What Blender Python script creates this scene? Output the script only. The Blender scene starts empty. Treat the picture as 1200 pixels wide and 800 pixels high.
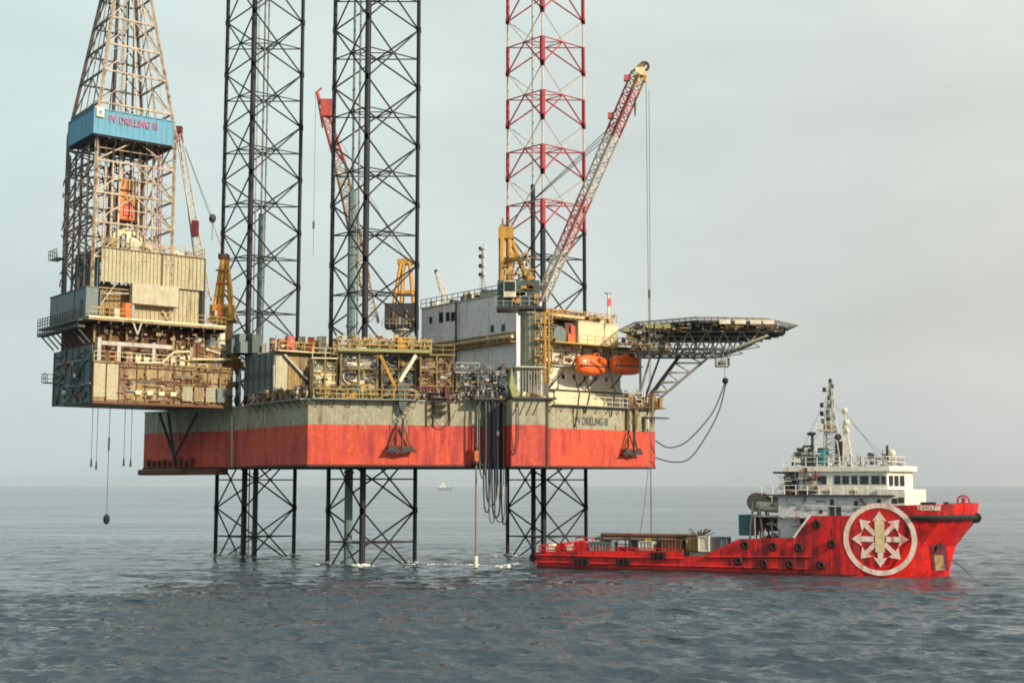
import bpy, math, random
import numpy as np
from math import radians as R, sin, cos, pi
from mathutils import Vector, Matrix
random.seed(7)
scn = bpy.context.scene
col = scn.collection

# ------------------------------------------------------------------ camera
PITCH = R(6.18); F = 1560.0; CZ = 9.5
cd = bpy.data.cameras.new('camera'); cam = bpy.data.objects.new('camera', cd); col.objects.link(cam)
cam.location = (0, 0, CZ); cam.rotation_euler = (pi/2 + PITCH, 0, 0)
cd.sensor_width = 36.0; cd.lens = 36.0*F/1200.0
cd.clip_start = 0.5; cd.clip_end = 60000
scn.camera = cam
scn.cycles.filter_width = 1.8

# ------------------------------------------------------------------ light
SUN_EL, SUN_AZ = R(27), R(52)          # azimuth: to the right of straight-behind-the-camera
sv = Vector((sin(SUN_AZ)*cos(SUN_EL), -cos(SUN_AZ)*cos(SUN_EL), sin(SUN_EL)))
w = bpy.data.worlds.new('World'); scn.world = w; w.use_nodes = True
nt = w.node_tree; bg = nt.nodes['Background']
sky = nt.nodes.new('ShaderNodeTexSky'); sky.sky_type = 'NISHITA'; sky.sun_disc = False
sky.sun_elevation = SUN_EL; sky.sun_rotation = math.atan2(sv.x, sv.y)
sky.air_density = 1.0; sky.dust_density = 6.0; sky.ozone_density = 1.0; sky.altitude = 0
tc = nt.nodes.new('ShaderNodeTexCoord'); sep = nt.nodes.new('ShaderNodeSeparateXYZ')
nt.links.new(tc.outputs['Generated'], sep.inputs[0])
ramp = nt.nodes.new('ShaderNodeValToRGB')
cr = ramp.color_ramp
cr.elements[0].position = 0.0; cr.elements[0].color = (6.3, 6.8, 6.8, 1)
cr.elements[1].position = 1.0; cr.elements[1].color = (6.0, 6.6, 6.7, 1)
e = cr.elements.new(.10); e.color = (7.1, 7.5, 7.2, 1)
e = cr.elements.new(.36); e.color = (7.9, 8.6, 8.1, 1)
nt.links.new(sep.outputs['Z'], ramp.inputs['Fac'])
mpg = nt.nodes.new('ShaderNodeMapping'); mpg.inputs['Scale'].default_value = (1.6, 1.6, 5.0)
nz = nt.nodes.new('ShaderNodeTexNoise'); nz.inputs['Scale'].default_value = 2.0; nz.inputs['Detail'].default_value = 4
nt.links.new(tc.outputs['Generated'], mpg.inputs[0]); nt.links.new(mpg.outputs[0], nz.inputs['Vector'])
# right side of the sky greyer and a little duller, left mintier
rx = nt.nodes.new('ShaderNodeMapRange'); rx.inputs[1].default_value = -.40; rx.inputs[2].default_value = .42
nt.links.new(sep.outputs['X'], rx.inputs[0])
tint = nt.nodes.new('ShaderNodeMix'); tint.data_type = 'RGBA'
tint.inputs[6].default_value = (.86, .97, .99, 1); tint.inputs[7].default_value = (.93, .88, .86, 1)
nt.links.new(rx.outputs[0], tint.inputs[0])
mul = nt.nodes.new('ShaderNodeMix'); mul.data_type = 'RGBA'; mul.blend_type = 'MULTIPLY'; mul.inputs[0].default_value = 1
nt.links.new(ramp.outputs[0], mul.inputs[6]); nt.links.new(tint.outputs[2], mul.inputs[7])
nr = nt.nodes.new('ShaderNodeMapRange'); nr.inputs[1].default_value = .3; nr.inputs[2].default_value = .7
nr.inputs[3].default_value = .90; nr.inputs[4].default_value = 1.08
nt.links.new(nz.outputs[0], nr.inputs[0])
mul2 = nt.nodes.new('ShaderNodeVectorMath'); mul2.operation = 'SCALE'
nt.links.new(mul.outputs[2], mul2.inputs[0]); nt.links.new(nr.outputs[0], mul2.inputs['Scale'])
mixs = nt.nodes.new('ShaderNodeMix'); mixs.data_type = 'RGBA'; mixs.inputs[0].default_value = .88
nt.links.new(sky.outputs[0], mixs.inputs[6]); nt.links.new(mul2.outputs[0], mixs.inputs[7])
nt.links.new(mixs.outputs[2], bg.inputs['Color'])
bg.inputs['Strength'].default_value = 0.102
ld = bpy.data.lights.new('sun', 'SUN'); ld.energy = 5.0; ld.angle = R(1.2); ld.color = (1.0, .84, .62)
sun = bpy.data.objects.new('sun', ld); col.objects.link(sun)
sun.rotation_euler = (-sv).to_track_quat('-Z', 'Y').to_euler(); sun.location = (60, 0, 120)
vs = scn.view_settings
vs.view_transform = 'Standard'; vs.look = 'None'; vs.exposure = 0.09; vs.gamma = 1; vs.use_curve_mapping = False

# ------------------------------------------------------------------ geometry of the view, used to lay the place out in metres
def ray(px, py):
    x, y = px-600, 400-py
    return Vector((x, F*cos(PITCH) - y*sin(PITCH), F*sin(PITCH) + y*cos(PITCH)))
def atY(px, py, Y):
    d = ray(px, py); t = Y/d.y; return Vector((d.x*t, Y, CZ + d.z*t))
def atZ(px, py, Z):
    d = ray(px, py); t = (Z-CZ)/d.z; return Vector((d.x*t, d.y*t, Z))
class Fr:                                  # a frame on plan: u along, v inwards (away from the viewer), z up
    def __init__(s, o, ang):
        s.o = (o[0], o[1]); s.ang = ang; s.a = (cos(ang), sin(ang)); s.b = (-sin(ang), cos(ang))
    def at(s, px, py, v=0.0):
        d = ray(px, py)
        db = d.x*s.b[0] + d.y*s.b[1]; ob = s.o[0]*s.b[0] + s.o[1]*s.b[1]
        t = (v+ob)/db; X, Y = d.x*t, d.y*t
        return ((X-s.o[0])*s.a[0] + (Y-s.o[1])*s.a[1], CZ + d.z*t)
    def w(s, u, v, z):
        return Vector((s.o[0]+u*s.a[0]+v*s.b[0], s.o[1]+u*s.a[1]+v*s.b[1], z))
    def loc(s, p):
        dx, dy = p[0]-s.o[0], p[1]-s.o[1]
        return Vector((dx*s.a[0]+dy*s.a[1], dx*s.b[0]+dy*s.b[1], p[2]))
    def p(s, px, py, v=0.0):
        u, z = s.at(px, py, v); return Vector((u, v, z))
WF = Fr((0, 0), 0)
def frame2(p, q): return Fr(p, math.atan2(q[1]-p[1], q[0]-p[0]))

# ------------------------------------------------------------------ materials
M = {}
def N(nt, t, **k):
    n = nt.nodes.new(t)
    for a, b in k.items(): setattr(n, a, b)
    return n
def paint(name, c, dirt=None, amt=.35, rough=.55, metal=0.0, streak=True, scale=.6, bump=0.0, fine=.15, thr=.5):
    """weathered paint: base colour, dirt or rust running down in streaks, patches, slight grain"""
    m = bpy.data.materials.new(name); m.use_nodes = True; nt = m.node_tree; bs = nt.nodes['Principled BSDF']
    dirt = dirt or tuple(x*.45 for x in c)
    tcn = N(nt, 'ShaderNodeTexCoord')
    mp = N(nt, 'ShaderNodeMapping'); mp.inputs['Scale'].default_value = (1, 1, .12 if streak else 1)
    nt.links.new(tcn.outputs['Object'], mp.inputs[0])
    n1 = N(nt, 'ShaderNodeTexNoise'); n1.inputs['Scale'].default_value = scale*3; n1.inputs['Detail'].default_value = 6; n1.inputs['Roughness'].default_value = .65
    nt.links.new(mp.outputs[0], n1.inputs['Vector'])
    n2 = N(nt, 'ShaderNodeTexNoise'); n2.inputs['Scale'].default_value = scale*.45; n2.inputs['Detail'].default_value = 5
    nt.links.new(tcn.outputs['Object'], n2.inputs['Vector'])
    r1 = N(nt, 'ShaderNodeMapRange'); r1.inputs[1].default_value = thr; r1.inputs[2].default_value = thr+.22
    nt.links.new(n1.outputs[0], r1.inputs[0])
    r2 = N(nt, 'ShaderNodeMapRange'); r2.inputs[1].default_value = .35; r2.inputs[2].default_value = .65
    nt.links.new(n2.outputs[0], r2.inputs[0])
    mu = N(nt, 'ShaderNodeMath', operation='MULTIPLY'); nt.links.new(r1.outputs[0], mu.inputs[0]); nt.links.new(r2.outputs[0], mu.inputs[1])
    ml = N(nt, 'ShaderNodeMath', operation='MULTIPLY'); nt.links.new(mu.outputs[0], ml.inputs[0]); ml.inputs[1].default_value = amt*2
    mx = N(nt, 'ShaderNodeMix', data_type='RGBA'); mx.inputs[6].default_value = (*c, 1); mx.inputs[7].default_value = (*dirt, 1)
    mx.clamp_factor = True
    nt.links.new(ml.outputs[0], mx.inputs[0])
    n3 = N(nt, 'ShaderNodeTexNoise'); n3.inputs['Scale'].default_value = 2.2; n3.inputs['Detail'].default_value = 3
    nt.links.new(tcn.outputs['Object'], n3.inputs['Vector'])
    r3 = N(nt, 'ShaderNodeMapRange'); r3.inputs[1].default_value = .3; r3.inputs[2].default_value = .7; r3.inputs[3].default_value = 1-fine; r3.inputs[4].default_value = 1+fine
    nt.links.new(n3.outputs[0], r3.inputs[0])
    sc = N(nt, 'ShaderNodeVectorMath', operation='SCALE'); nt.links.new(mx.outputs[2], sc.inputs[0]); nt.links.new(r3.outputs[0], sc.inputs['Scale'])
    nt.links.new(sc.outputs[0], bs.inputs['Base Color'])
    bs.inputs['Roughness'].default_value = rough; bs.inputs['Metallic'].default_value = metal
    if bump:
        b = N(nt, 'ShaderNodeBump'); b.inputs['Strength'].default_value = bump; b.inputs['Distance'].default_value = .1
        nt.links.new(n3.outputs[0], b.inputs['Height']); nt.links.new(b.outputs[0], bs.inputs['Normal'])
    M[name] = m; return m
paint('hull_red', (.56, .066, .028), (.34, .028, .026), 1.0, scale=.35, fine=.16, thr=.42)
paint('hull_grey', (.31, .31, .225), (.19, .14, .08), .7, scale=.6, thr=.46, fine=.2)
paint('hull_bottom', (.055, .025, .025), rough=.8)
paint('deck_green', (.10, .12, .09), (.12, .07, .04), .6, streak=False)
paint('leg_black', (.016, .018, .026), (.05, .035, .03), .35, rough=.6, streak=False)
paint('boom_red_glow', (.56, .21, .19), (.45, .10, .09), .5)  # red boom lattice with its white glow mixed into the colour
paint('leg_red', (.38, .04, .055), (.12, .02, .02), .4)
paint('leg_white', (.52, .47, .43), (.35, .25, .18), .5)
paint('pipe_grey', (.22, .23, .22), (.16, .10, .06), .6, rough=.5)
paint('pale_grey', (.42, .42, .38), (.25, .18, .11), .6)
paint('khaki_cladding', (.40, .37, .245), (.19, .14, .08), .6)
paint('tan_panel', (.42, .40, .29), (.25, .18, .1), .5)
paint('ochre', (.29, .205, .07), (.12, .065, .03), .9, thr=.42, fine=.25)
paint('rust', (.14, .065, .035), (.08, .03, .02), .8, streak=False, rough=.8)
paint('rust_pale', (.32, .245, .13), (.15, .08, .04), .9, thr=.42, fine=.25)
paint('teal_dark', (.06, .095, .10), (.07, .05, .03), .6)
paint('slate', (.12, .17, .18), (.07, .07, .06), .6)
paint('crane_yellow', (.50, .27, .045), (.25, .12, .04), .6)
paint('crane_teal', (.05, .09, .085), (.06, .05, .03), .5)
paint('boom_white', (.62, .56, .48), (.40, .25, .16), .5)
paint('boom_red', (.46, .085, .075), (.2, .04, .03), .4)
paint('derrick_steel', (.46, .38, .28), (.17, .10, .07), .9, thr=.44, streak=False, fine=.3)
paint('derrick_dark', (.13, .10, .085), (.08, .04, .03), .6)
paint('windwall_blue', (.06, .27, .42), (.10, .18, .2), .4, fine=.06)
paint('off_white', (.66, .62, .50), (.38, .28, .16), .55)
paint('quarters_grey', (.76, .74, .77), (.45, .38, .34), .5)
paint('cream', (.66, .60, .38), (.40, .27, .12), .5)
paint('yellow_green', (.26, .27, .11), (.2, .15, .05), .5)
paint('boat_orange', (.88, .15, .03), (.35, .08, .03), .3, rough=.35)
paint('rail_yellow', (.46, .34, .10), (.25, .16, .06), .5)
paint('old_rubber', (.035, .012, .012), rough=.85)
paint('orange', (.55, .13, .03), (.25, .07, .03), .5)
paint('dark_steel', (.035, .036, .04), (.06, .035, .025), .5)
paint('black_rubber', (.015, .015, .016), rough=.8)
paint('hose_grey', (.09, .10, .115), (.05, .05, .05), .4, rough=.6)
paint('rope', (.12, .12, .11), rough=.9)
paint('pipe_brown', (.19, .15, .11), (.10, .06, .04), .6)
paint('ship_red', (.66, .016, .012), (.22, .010, .012), 1.0, rough=.36, fine=.2, thr=.43, scale=.45)
paint('ship_boot', (.10, .012, .012), rough=.6)
paint('ship_white', (.72, .70, .62), (.45, .32, .2), .35, rough=.45)
paint('ship_grey', (.60, .58, .59), (.35, .28, .22), .4)
paint('funnel_blue', (.03, .20, .26), (.05, .1, .1), .4)
paint('maroon', (.13, .02, .035), rough=.6)
paint('container_teal', (.05, .14, .14), (.08, .06, .04), .5)
paint('bright_yellow', (.75, .48, .03), rough=.5)
paint('emblem_cream', (.90, .74, .64), (.62, .22, .16), .8, thr=.47)
paint('emblem_yellow', (.80, .62, .34), (.55, .35, .15), .5)
paint('letter_dark', (.05, .06, .06)); paint('letter_red', (.42, .13, .24)); paint('letter_white', (.75, .72, .68))
paint('galvanised', (.33, .34, .31), (.2, .15, .1), .5, metal=.2)
paint('pink_pipe', (.42, .27, .22), (.22, .12, .09), .6)
paint('helideck_dark', (.035, .045, .045), (.06, .05, .04), .4)
paint('far_white', (.55, .58, .58)); paint('far_blue', (.20, .25, .28))
gm = bpy.data.materials.new('window_glass'); gm.use_nodes = True; b_ = gm.node_tree.nodes['Principled BSDF']
b_.inputs['Base Color'].default_value = (.02, .025, .028, 1); b_.inputs['Roughness'].default_value = .12; M['glass'] = gm

# ------------------------------------------------------------------ mesh builder
class MB:
    def __init__(s, m='pale_grey'): s.v = []; s.f = []; s.mi = []; s.names = []; s.m(m)
    def m(s, name):
        if name not in s.names: s.names.append(name)
        s.c = s.names.index(name); return s
    def face(s, pts):
        i = len(s.v); s.v += [tuple(p) for p in pts]; s.f.append(tuple(range(i, i+len(pts)))); s.mi.append(s.c)
    def raw(s, vs, fs):
        i = len(s.v); s.v += [tuple(p) for p in vs]
        for f in fs: s.f.append(tuple(i+k for k in f)); s.mi.append(s.c)
    def box(s, u0, u1, v0, v1, z0, z1):
        if u0 > u1: u0, u1 = u1, u0
        if v0 > v1: v0, v1 = v1, v0
        if z0 > z1: z0, z1 = z1, z0
        s.raw([(u0,v0,z0),(u1,v0,z0),(u1,v1,z0),(u0,v1,z0),(u0,v0,z1),(u1,v0,z1),(u1,v1,z1),(u0,v1,z1)],
              [(0,3,2,1),(4,5,6,7),(0,1,5,4),(1,2,6,5),(2,3,7,6),(3,0,4,7)]); return s
    def prism(s, poly, z0, z1):                      # plan polygon, counter-clockwise
        n = len(poly)
        s.raw([(p[0],p[1],z0) for p in poly]+[(p[0],p[1],z1) for p in poly],
              [tuple(range(n-1,-1,-1)), tuple(range(n,2*n))]+[(i,(i+1)%n,n+(i+1)%n,n+i) for i in range(n)]); return s
    def slab(s, poly, v0, v1):                       # outline in (u, z), extruded along v
        n = len(poly)
        s.raw([(p[0],v0,p[1]) for p in poly]+[(p[0],v1,p[1]) for p in poly],
              [tuple(range(n)), tuple(range(2*n-1,n-1,-1))]+[((i+1)%n,i,n+i,n+(i+1)%n) for i in range(n)]); return s
    def tube(s, p, q, r, n=6, r2=None, cap=True):
        p, q = Vector(p), Vector(q); d = q-p
        if d.length < 1e-6: return s
        r2 = r if r2 is None else r2
        d.normalize(); a = d.orthogonal() if abs(d.z) > .99 else d.cross(Vector((0,0,1))); a.normalize(); b = d.cross(a)
        vs = []
        for c, rr in ((p, r), (q, r2)):
            for k in range(n):
                t = 2*pi*(k+.5)/n; vs.append(c + a*rr*cos(t) + b*rr*sin(t))
        fs = [(k, (k+1)%n, n+(k+1)%n, n+k) for k in range(n)]
        if cap: fs += [tuple(range(n-1,-1,-1)), tuple(range(n,2*n))]
        s.raw(vs, fs); return s
    def beam(s, p, q, r): return s.tube(p, q, r*1.2, 4)
    def path(s, pts, r, n=6):
        pts = [Vector(p) for p in pts]; rings = []
        for i, p in enumerate(pts):
            d = (pts[min(i+1, len(pts)-1)]-pts[max(i-1, 0)]).normalized()
            a = d.cross(Vector((0,0,1)))
            if a.length < .05: a = Vector((1,0,0))
            a.normalize(); b = d.cross(a)
            rings.append([p + a*r*cos(2*pi*k/n) + b*r*sin(2*pi*k/n) for k in range(n)])
        i0 = []; vs = [v for rg in rings for v in rg]; fs = []
        for i in range(len(pts)-1):
            for k in range(n): fs.append((i*n+k, i*n+(k+1)%n, (i+1)*n+(k+1)%n, (i+1)*n+k))
        fs += [tuple(range(n-1,-1,-1)), tuple(range((len(pts)-1)*n, len(pts)*n))]
        s.raw(vs, fs); return s
    def cyl(s, c, r, h, n=14, r2=None): return s.tube(c, (c[0], c[1], c[2]+h), r, n, r2)
    def ball(s, c, r, n=10, sc=(1,1,1)):
        vs = []; fs = []; mrow = n//2
        for i in range(mrow+1):
            th = pi*i/mrow
            for k in range(n):
                ph = 2*pi*k/n; vs.append((c[0]+r*sc[0]*sin(th)*cos(ph), c[1]+r*sc[1]*sin(th)*sin(ph), c[2]+r*sc[2]*cos(th)))
        for i in range(mrow):
            for k in range(n): fs.append((i*n+k, (i+1)*n+k, (i+1)*n+(k+1)%n, i*n+(k+1)%n))
        s.raw(vs, fs); return s
    def torus(s, c, r, t, axis=1, n=16, k=6):
        vs = []; fs = []
        for i in range(n):
            A = 2*pi*i/n
            for j in range(k):
                B = 2*pi*j/k; rr = r+t*cos(B); a = rr*cos(A); b = rr*sin(A); h = t*sin(B)
                vs.append((c[0]+a, c[1]+h, c[2]+b) if axis == 1 else ((c[0]+h, c[1]+a, c[2]+b) if axis == 0 else (c[0]+a, c[1]+b, c[2]+h)))
        for i in range(n):
            for j in range(k): fs.append((i*k+j, ((i+1)%n)*k+j, ((i+1)%n)*k+(j+1)%k, i*k+(j+1)%k))
        s.raw(vs, fs); return s
    def corr(s, u0, u1, z0, z1, v, pitch=.42, d=.11, along='u', thick=.12):
        """corrugated sheet: real folds"""
        n = max(2, int(abs(u1-u0)/pitch)); st = (u1-u0)/n; prof = []
        for i in range(n):
            a = u0+i*st; prof += [(a, 0), (a+st*.30, 0), (a+st*.45, d), (a+st*.85, d)]
        prof.append((u1, 0))
        if along == 'u': P = lambda a, o, z: (a, v+o, z)
        else: P = lambda a, o, z: (v+o, a, z)
        vs = []
        for a, o in prof: vs += [P(a, o, z0), P(a, o, z1)]
        s.raw(vs, [(2*i, 2*i+2, 2*i+3, 2*i+1) for i in range(len(prof)-1)])
        vs = []
        for a, o in prof: vs += [P(a, o+thick, z0), P(a, o+thick, z1)]
        s.raw(vs, [(2*i, 2*i+1, 2*i+3, 2*i+2) for i in range(len(prof)-1)])
        return s
    def rail(s, pts, h=1.1, sp=1.6, r=.045, mids=2):
        pts = [Vector(p) for p in pts]
        for p, q in zip(pts[:-1], pts[1:]):
            L = (q-p).length; n = max(1, round(L/sp))
            for k in range(n+1):
                c = p.lerp(q, k/n); s.tube(c, c+Vector((0,0,h)), r, 4)
            for j in range(mids):
                zz = Vector((0,0,h*(j+1)/mids)); s.tube(p+zz, q+zz, r, 4)
        return s
    def lattice(s, p, q, w0, w1, n, rc, rb, side=None, mats=None, h0=None, h1=None):
        """four-chord lattice boom; mats(t) gives the material name at fraction t"""
        p, q = Vector(p), Vector(q); d = (q-p).normalized()
        a = (Vector(side) if side else d.cross(Vector((0,0,1)))).normalized(); b = d.cross(a).normalized()
        h0 = w0 if h0 is None else h0; h1 = w1 if h1 is None else h1
        def ring(t):
            c = p.lerp(q, t); ww = (w0+(w1-w0)*t)/2; hh = (h0+(h1-h0)*t)/2
            return [c+a*ww+b*hh, c-a*ww+b*hh, c-a*ww-b*hh, c+a*ww-b*hh]
        prev = ring(0)
        for i in range(n):
            cur = ring((i+1)/n)
            if mats: s.m(mats((i+.5)/n))
            for k in range(4):
                s.tube(prev[k], cur[k], rc, 5)
                s.tube(cur[k], cur[(k+1)%4], rb, 4)
                if i % 2: s.tube(prev[k], cur[(k+1)%4], rb, 4)
                else: s.tube(prev[(k+1)%4], cur[k], rb, 4)
            prev = cur
        return s
    def mesh(s, name, base, smooth=False):
        me = bpy.data.meshes.new(name)
        me.from_pydata([(x-base[0], y-base[1], z-base[2]) for x, y, z in s.v], [], s.f)
        used = s.names
        for nm in used: me.materials.append(M[nm])
        me.polygons.foreach_set('material_index', s.mi)
        if smooth:
            me.polygons.foreach_set('use_smooth', [True]*len(s.f))
        me.update(); return me
    def obb(s, fr_from, fr_to):
        """re-express vertices given in one frame in another"""
        s.v = [tuple(fr_to.loc(fr_from.w(*p))) for p in s.v]; return s
    def build(s, name, T, sub=None, label=None, smooth=False):
        o = bpy.data.objects.new(name, s.mesh(name, T.base, smooth)); col.objects.link(o)
        o.parent = sub if sub is not None else T.o
        if label: o['label'] = label
        return o
def tag(o, label, cat, group=None, kind=None):
    if label: o['label'] = label
    if cat: o['category'] = cat
    if group: o['group'] = group
    if kind: o['kind'] = kind
class T:
    """a thing: an Empty at its base; parts are built in the frame (u, v, world z) and shifted by the base"""
    def __init__(s, name, label, cat, fr, base, group=None):
        s.fr = fr; s.base = tuple(base); o = bpy.data.objects.new(name, None); col.objects.link(o); s.o = o
        o.location = fr.w(*base); o.rotation_euler = (0, 0, fr.ang); o.empty_display_size = 1
        tag(o, label, cat, group)
def solo(name, mb, label, cat, fr, base, group=None, smooth=False, kind=None):
    o = bpy.data.objects.new(name, mb.mesh(name, base, smooth)); col.objects.link(o)
    o.location = fr.w(*base); o.rotation_euler = (0, 0, fr.ang); tag(o, label, cat, group, kind); return o
def copy_tree(o, parent=None):
    c = o.copy(); col.objects.link(c)
    if parent: c.parent = parent
    for ch in list(o.children): copy_tree(ch, c)
    return c
def pbox(mb, fr, x0, y0, x1, y1, v0, v1):
    ym = (y0+y1)/2; xm = (x0+x1)/2
    u0 = fr.at(x0, ym, v0)[0]; u1 = fr.at(x1, ym, v0)[0]; z1 = fr.at(xm, y0, v0)[1]; z0 = fr.at(xm, y1, v0)[1]
    mb.box(u0, u1, v0, v1, z0, z1); return (u0, u1, z0, z1)
def text_mesh(body, h, wid, depth=.03):
    """letters as a flat mesh in (u, z), lower left at 0,0"""
    cu = bpy.data.curves.new('letters', 'FONT'); cu.body = body; cu.size = 1; cu.extrude = depth/2; cu.offset = .012; cu.resolution_u = 3
    o = bpy.data.objects.new('letters', cu); col.objects.link(o)
    bpy.context.view_layer.update(); dg = bpy.context.evaluated_depsgraph_get()
    me = o.evaluated_get(dg).to_mesh(); V = [tuple(v.co) for v in me.vertices]; Fc = [tuple(p.vertices) for p in me.polygons]
    o.evaluated_get(dg).to_mesh_clear(); bpy.data.objects.remove(o)
    x0 = min(v[0] for v in V); x1 = max(v[0] for v in V); y0 = min(v[1] for v in V); y1 = max(v[1] for v in V)
    return [((v[0]-x0)/(x1-x0)*wid, -v[2], (v[1]-y0)/(y1-y0)*h) for v in V], Fc
def letters(mat, body, u0, u1, z0, z1, v, along='u'):
    mb = MB(mat); V, Fc = text_mesh(body, z1-z0, u1-u0)
    mb.raw([(u0+x, v+y, z0+z) for x, y, z in V], Fc); return mb

def busy(mb, u0, u1, v0, v1, z0, z1, n, cols, sz=.5, seed=1, axis='u'):
    rs = random.Random(seed)
    for k in range(n):
        u = u0+rs.random()*(u1-u0); v = v0+rs.random()*(v1-v0); z = z0+rs.random()**1.2*(z1-z0); q = rs.random(); mb.m(rs.choice(cols))
        L = sz*(.4+rs.random()*2.2)
        if q < .30: mb.box(u, min(u1, u+sz*(.3+rs.random())), v, v+sz*.5, z, z+sz*(.2+rs.random()*.8))
        elif q < .55: mb.tube((u, v, z), (min(u1+.3, u+L*1.6), v, z), .03+.07*rs.random(), 5)
        elif q < .78: mb.tube((u, v, z), (u, v, min(z1+.3, z+L)), .03+.06*rs.random(), 5)
        elif q < .9: mb.path([(u, v, z), (u+L*.4, v-.05, z-L*.25), (u+L*.8, v, z-L*.1)], .04, 4)
        else: mb.ball((u, v, z), sz*.25*(.5+rs.random()), 6)
    return mb
# ================================================================== SETTING: sea
def sea():
    rr = [1.5, 4, 8, 14, 22, 30, 38, 44]
    r = 46.0
    while r < 125: rr.append(r); r += .17
    while r < 420: rr.append(r); r *= 1.0032
    while r < 800: rr.append(r); r *= 1.0055
    while r < 1500: rr.append(r); r *= 1.009
    while r < 25000: rr.append(r); r *= 1.06
    rr = np.array(rr)
    th = np.concatenate([np.linspace(-29, 29, 860), np.linspace(29, 331, 90)[1:-1]]); th = np.radians(th)
    Rg, Th = np.meshgrid(rr, th, indexing='ij'); X = Rg*np.sin(Th); Y = Rg*np.cos(Th)
    Z = np.zeros_like(X); DX = np.zeros_like(X); DY = np.zeros_like(X)
    dr = np.gradient(rr)[:, None]
    rng = np.random.RandomState(5)
    for i in range(80):
        lam = .55*(3.6/.55)**(rng.rand()**1.25); k = 2*pi/lam
        ang = R(188) + rng.randn()*.36            # running roughly towards the viewer
        amp = .0108*lam*(.5+rng.rand())*(1.0 if lam < 3 else .62)
        ph = rng.rand()*2*pi
        fade = np.clip((lam/(dr*2.6)-1)*1.2, 0, 1)
        side = np.where(np.abs(Th) < R(31), 1, 0)
        A = amp*fade*side
        q = k*(X*np.sin(ang)+Y*np.cos(ang))+ph
        Z += A*np.cos(q); DX -= A*.95*np.sin(ang)*np.sin(q); DY -= A*.95*np.cos(ang)*np.sin(q)
    patch = .80+.35*np.sin(X*.021+Y*.013+1.3)*np.sin(Y*.027-X*.008)
    gf = np.clip(1-(Rg-170)/480, .0, 1); Z *= patch*gf; DX *= gf; DY *= gf
    nR, nT = X.shape
    V = np.stack([X+DX, Y+DY, Z], -1).reshape(-1, 3)
    i = np.arange(nR-1)[:, None]*nT; j = np.arange(nT)[None, :]; j2 = (j+1) % nT
    Fq = np.stack([i+j, i+nT+j, i+nT+j2, i+j2], -1).reshape(-1, 4)
    Fq = Fq[:, ::-1]
    me = bpy.data.meshes.new('sea')
    me.vertices.add(len(V)); me.vertices.foreach_set('co', V.ravel().astype(np.float32))
    me.loops.add(Fq.size); me.loops.foreach_set('vertex_index', Fq.ravel().astype(np.int32))
    me.polygons.add(len(Fq)); me.polygons.foreach_set('loop_start', (np.arange(len(Fq))*4).astype(np.int32))
    me.polygons.foreach_set('loop_total', np.full(len(Fq), 4, np.int32))
    me.polygons.foreach_set('use_smooth', np.ones(len(Fq), bool))
    me.update(calc_edges=True)
    c = bmesh_center(me)
    m = bpy.data.materials.new('sea_water'); m.use_nodes = True; nt = m.node_tree; bs = nt.nodes['Principled BSDF']
    bs.inputs['Base Color'].default_value = (.046, .068, .088, 1); bs.inputs['Roughness'].default_value = .05; bs.inputs['IOR'].default_value = 1.42
    g = N(nt, 'ShaderNodeNewGeometry')
    mp = N(nt, 'ShaderNodeMapping'); mp.inputs['Scale'].default_value = (.7, 1.25, 1); mp.inputs['Rotation'].default_value = (0, 0, R(12))
    nt.links.new(g.outputs['Position'], mp.inputs[0])
    acc = None
    for scl, det, wgt in ((1.1, 3, .24), (3.2, 2, .05), (.14, 4, 1.5), (.035, 4, 3.0)):
        n = N(nt, 'ShaderNodeTexNoise'); n.inputs['Scale'].default_value = scl; n.inputs['Detail'].default_value = det; n.inputs['Distortion'].default_value = .4
        nt.links.new(mp.outputs[0], n.inputs['Vector'])
        mm = N(nt, 'ShaderNodeMath', operation='MULTIPLY_ADD'); mm.inputs[1].default_value = wgt; nt.links.new(n.outputs[0], mm.inputs[0])
        if acc: nt.links.new(acc, mm.inputs[2])
        else: mm.inputs[2].default_value = 0
        acc = mm.outputs[0]
    bp = N(nt, 'ShaderNodeBump'); bp.inputs['Strength'].default_value = 1.0; bp.inputs['Distance'].default_value = .8
    nt.links.new(acc, bp.inputs['Height']); nt.links.new(bp.outputs[0], bs.inputs['Normal'])
    # wind streaks: smoother and rougher lanes of water
    mq = N(nt, 'ShaderNodeMapping'); mq.inputs['Scale'].default_value = (.006, .022, 1); nt.links.new(g.outputs['Position'], mq.inputs[0])
    nq = N(nt, 'ShaderNodeTexNoise'); nq.inputs['Scale'].default_value = 1; nq.inputs['Detail'].default_value = 5; nt.links.new(mq.outputs[0], nq.inputs['Vector'])
    rq = N(nt, 'ShaderNodeMapRange'); rq.inputs[1].default_value = .35; rq.inputs[2].default_value = .65; rq.inputs[3].default_value = .03; rq.inputs[4].default_value = .14
    nt.links.new(nq.outputs[0], rq.inputs[0]); nt.links.new(rq.outputs[0], bs.inputs['Roughness'])
    me.materials.append(m)
    o = bpy.data.objects.new('water', me); col.objects.link(o); o['kind'] = 'structure'
def bmesh_center(me): return None
sea()

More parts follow.
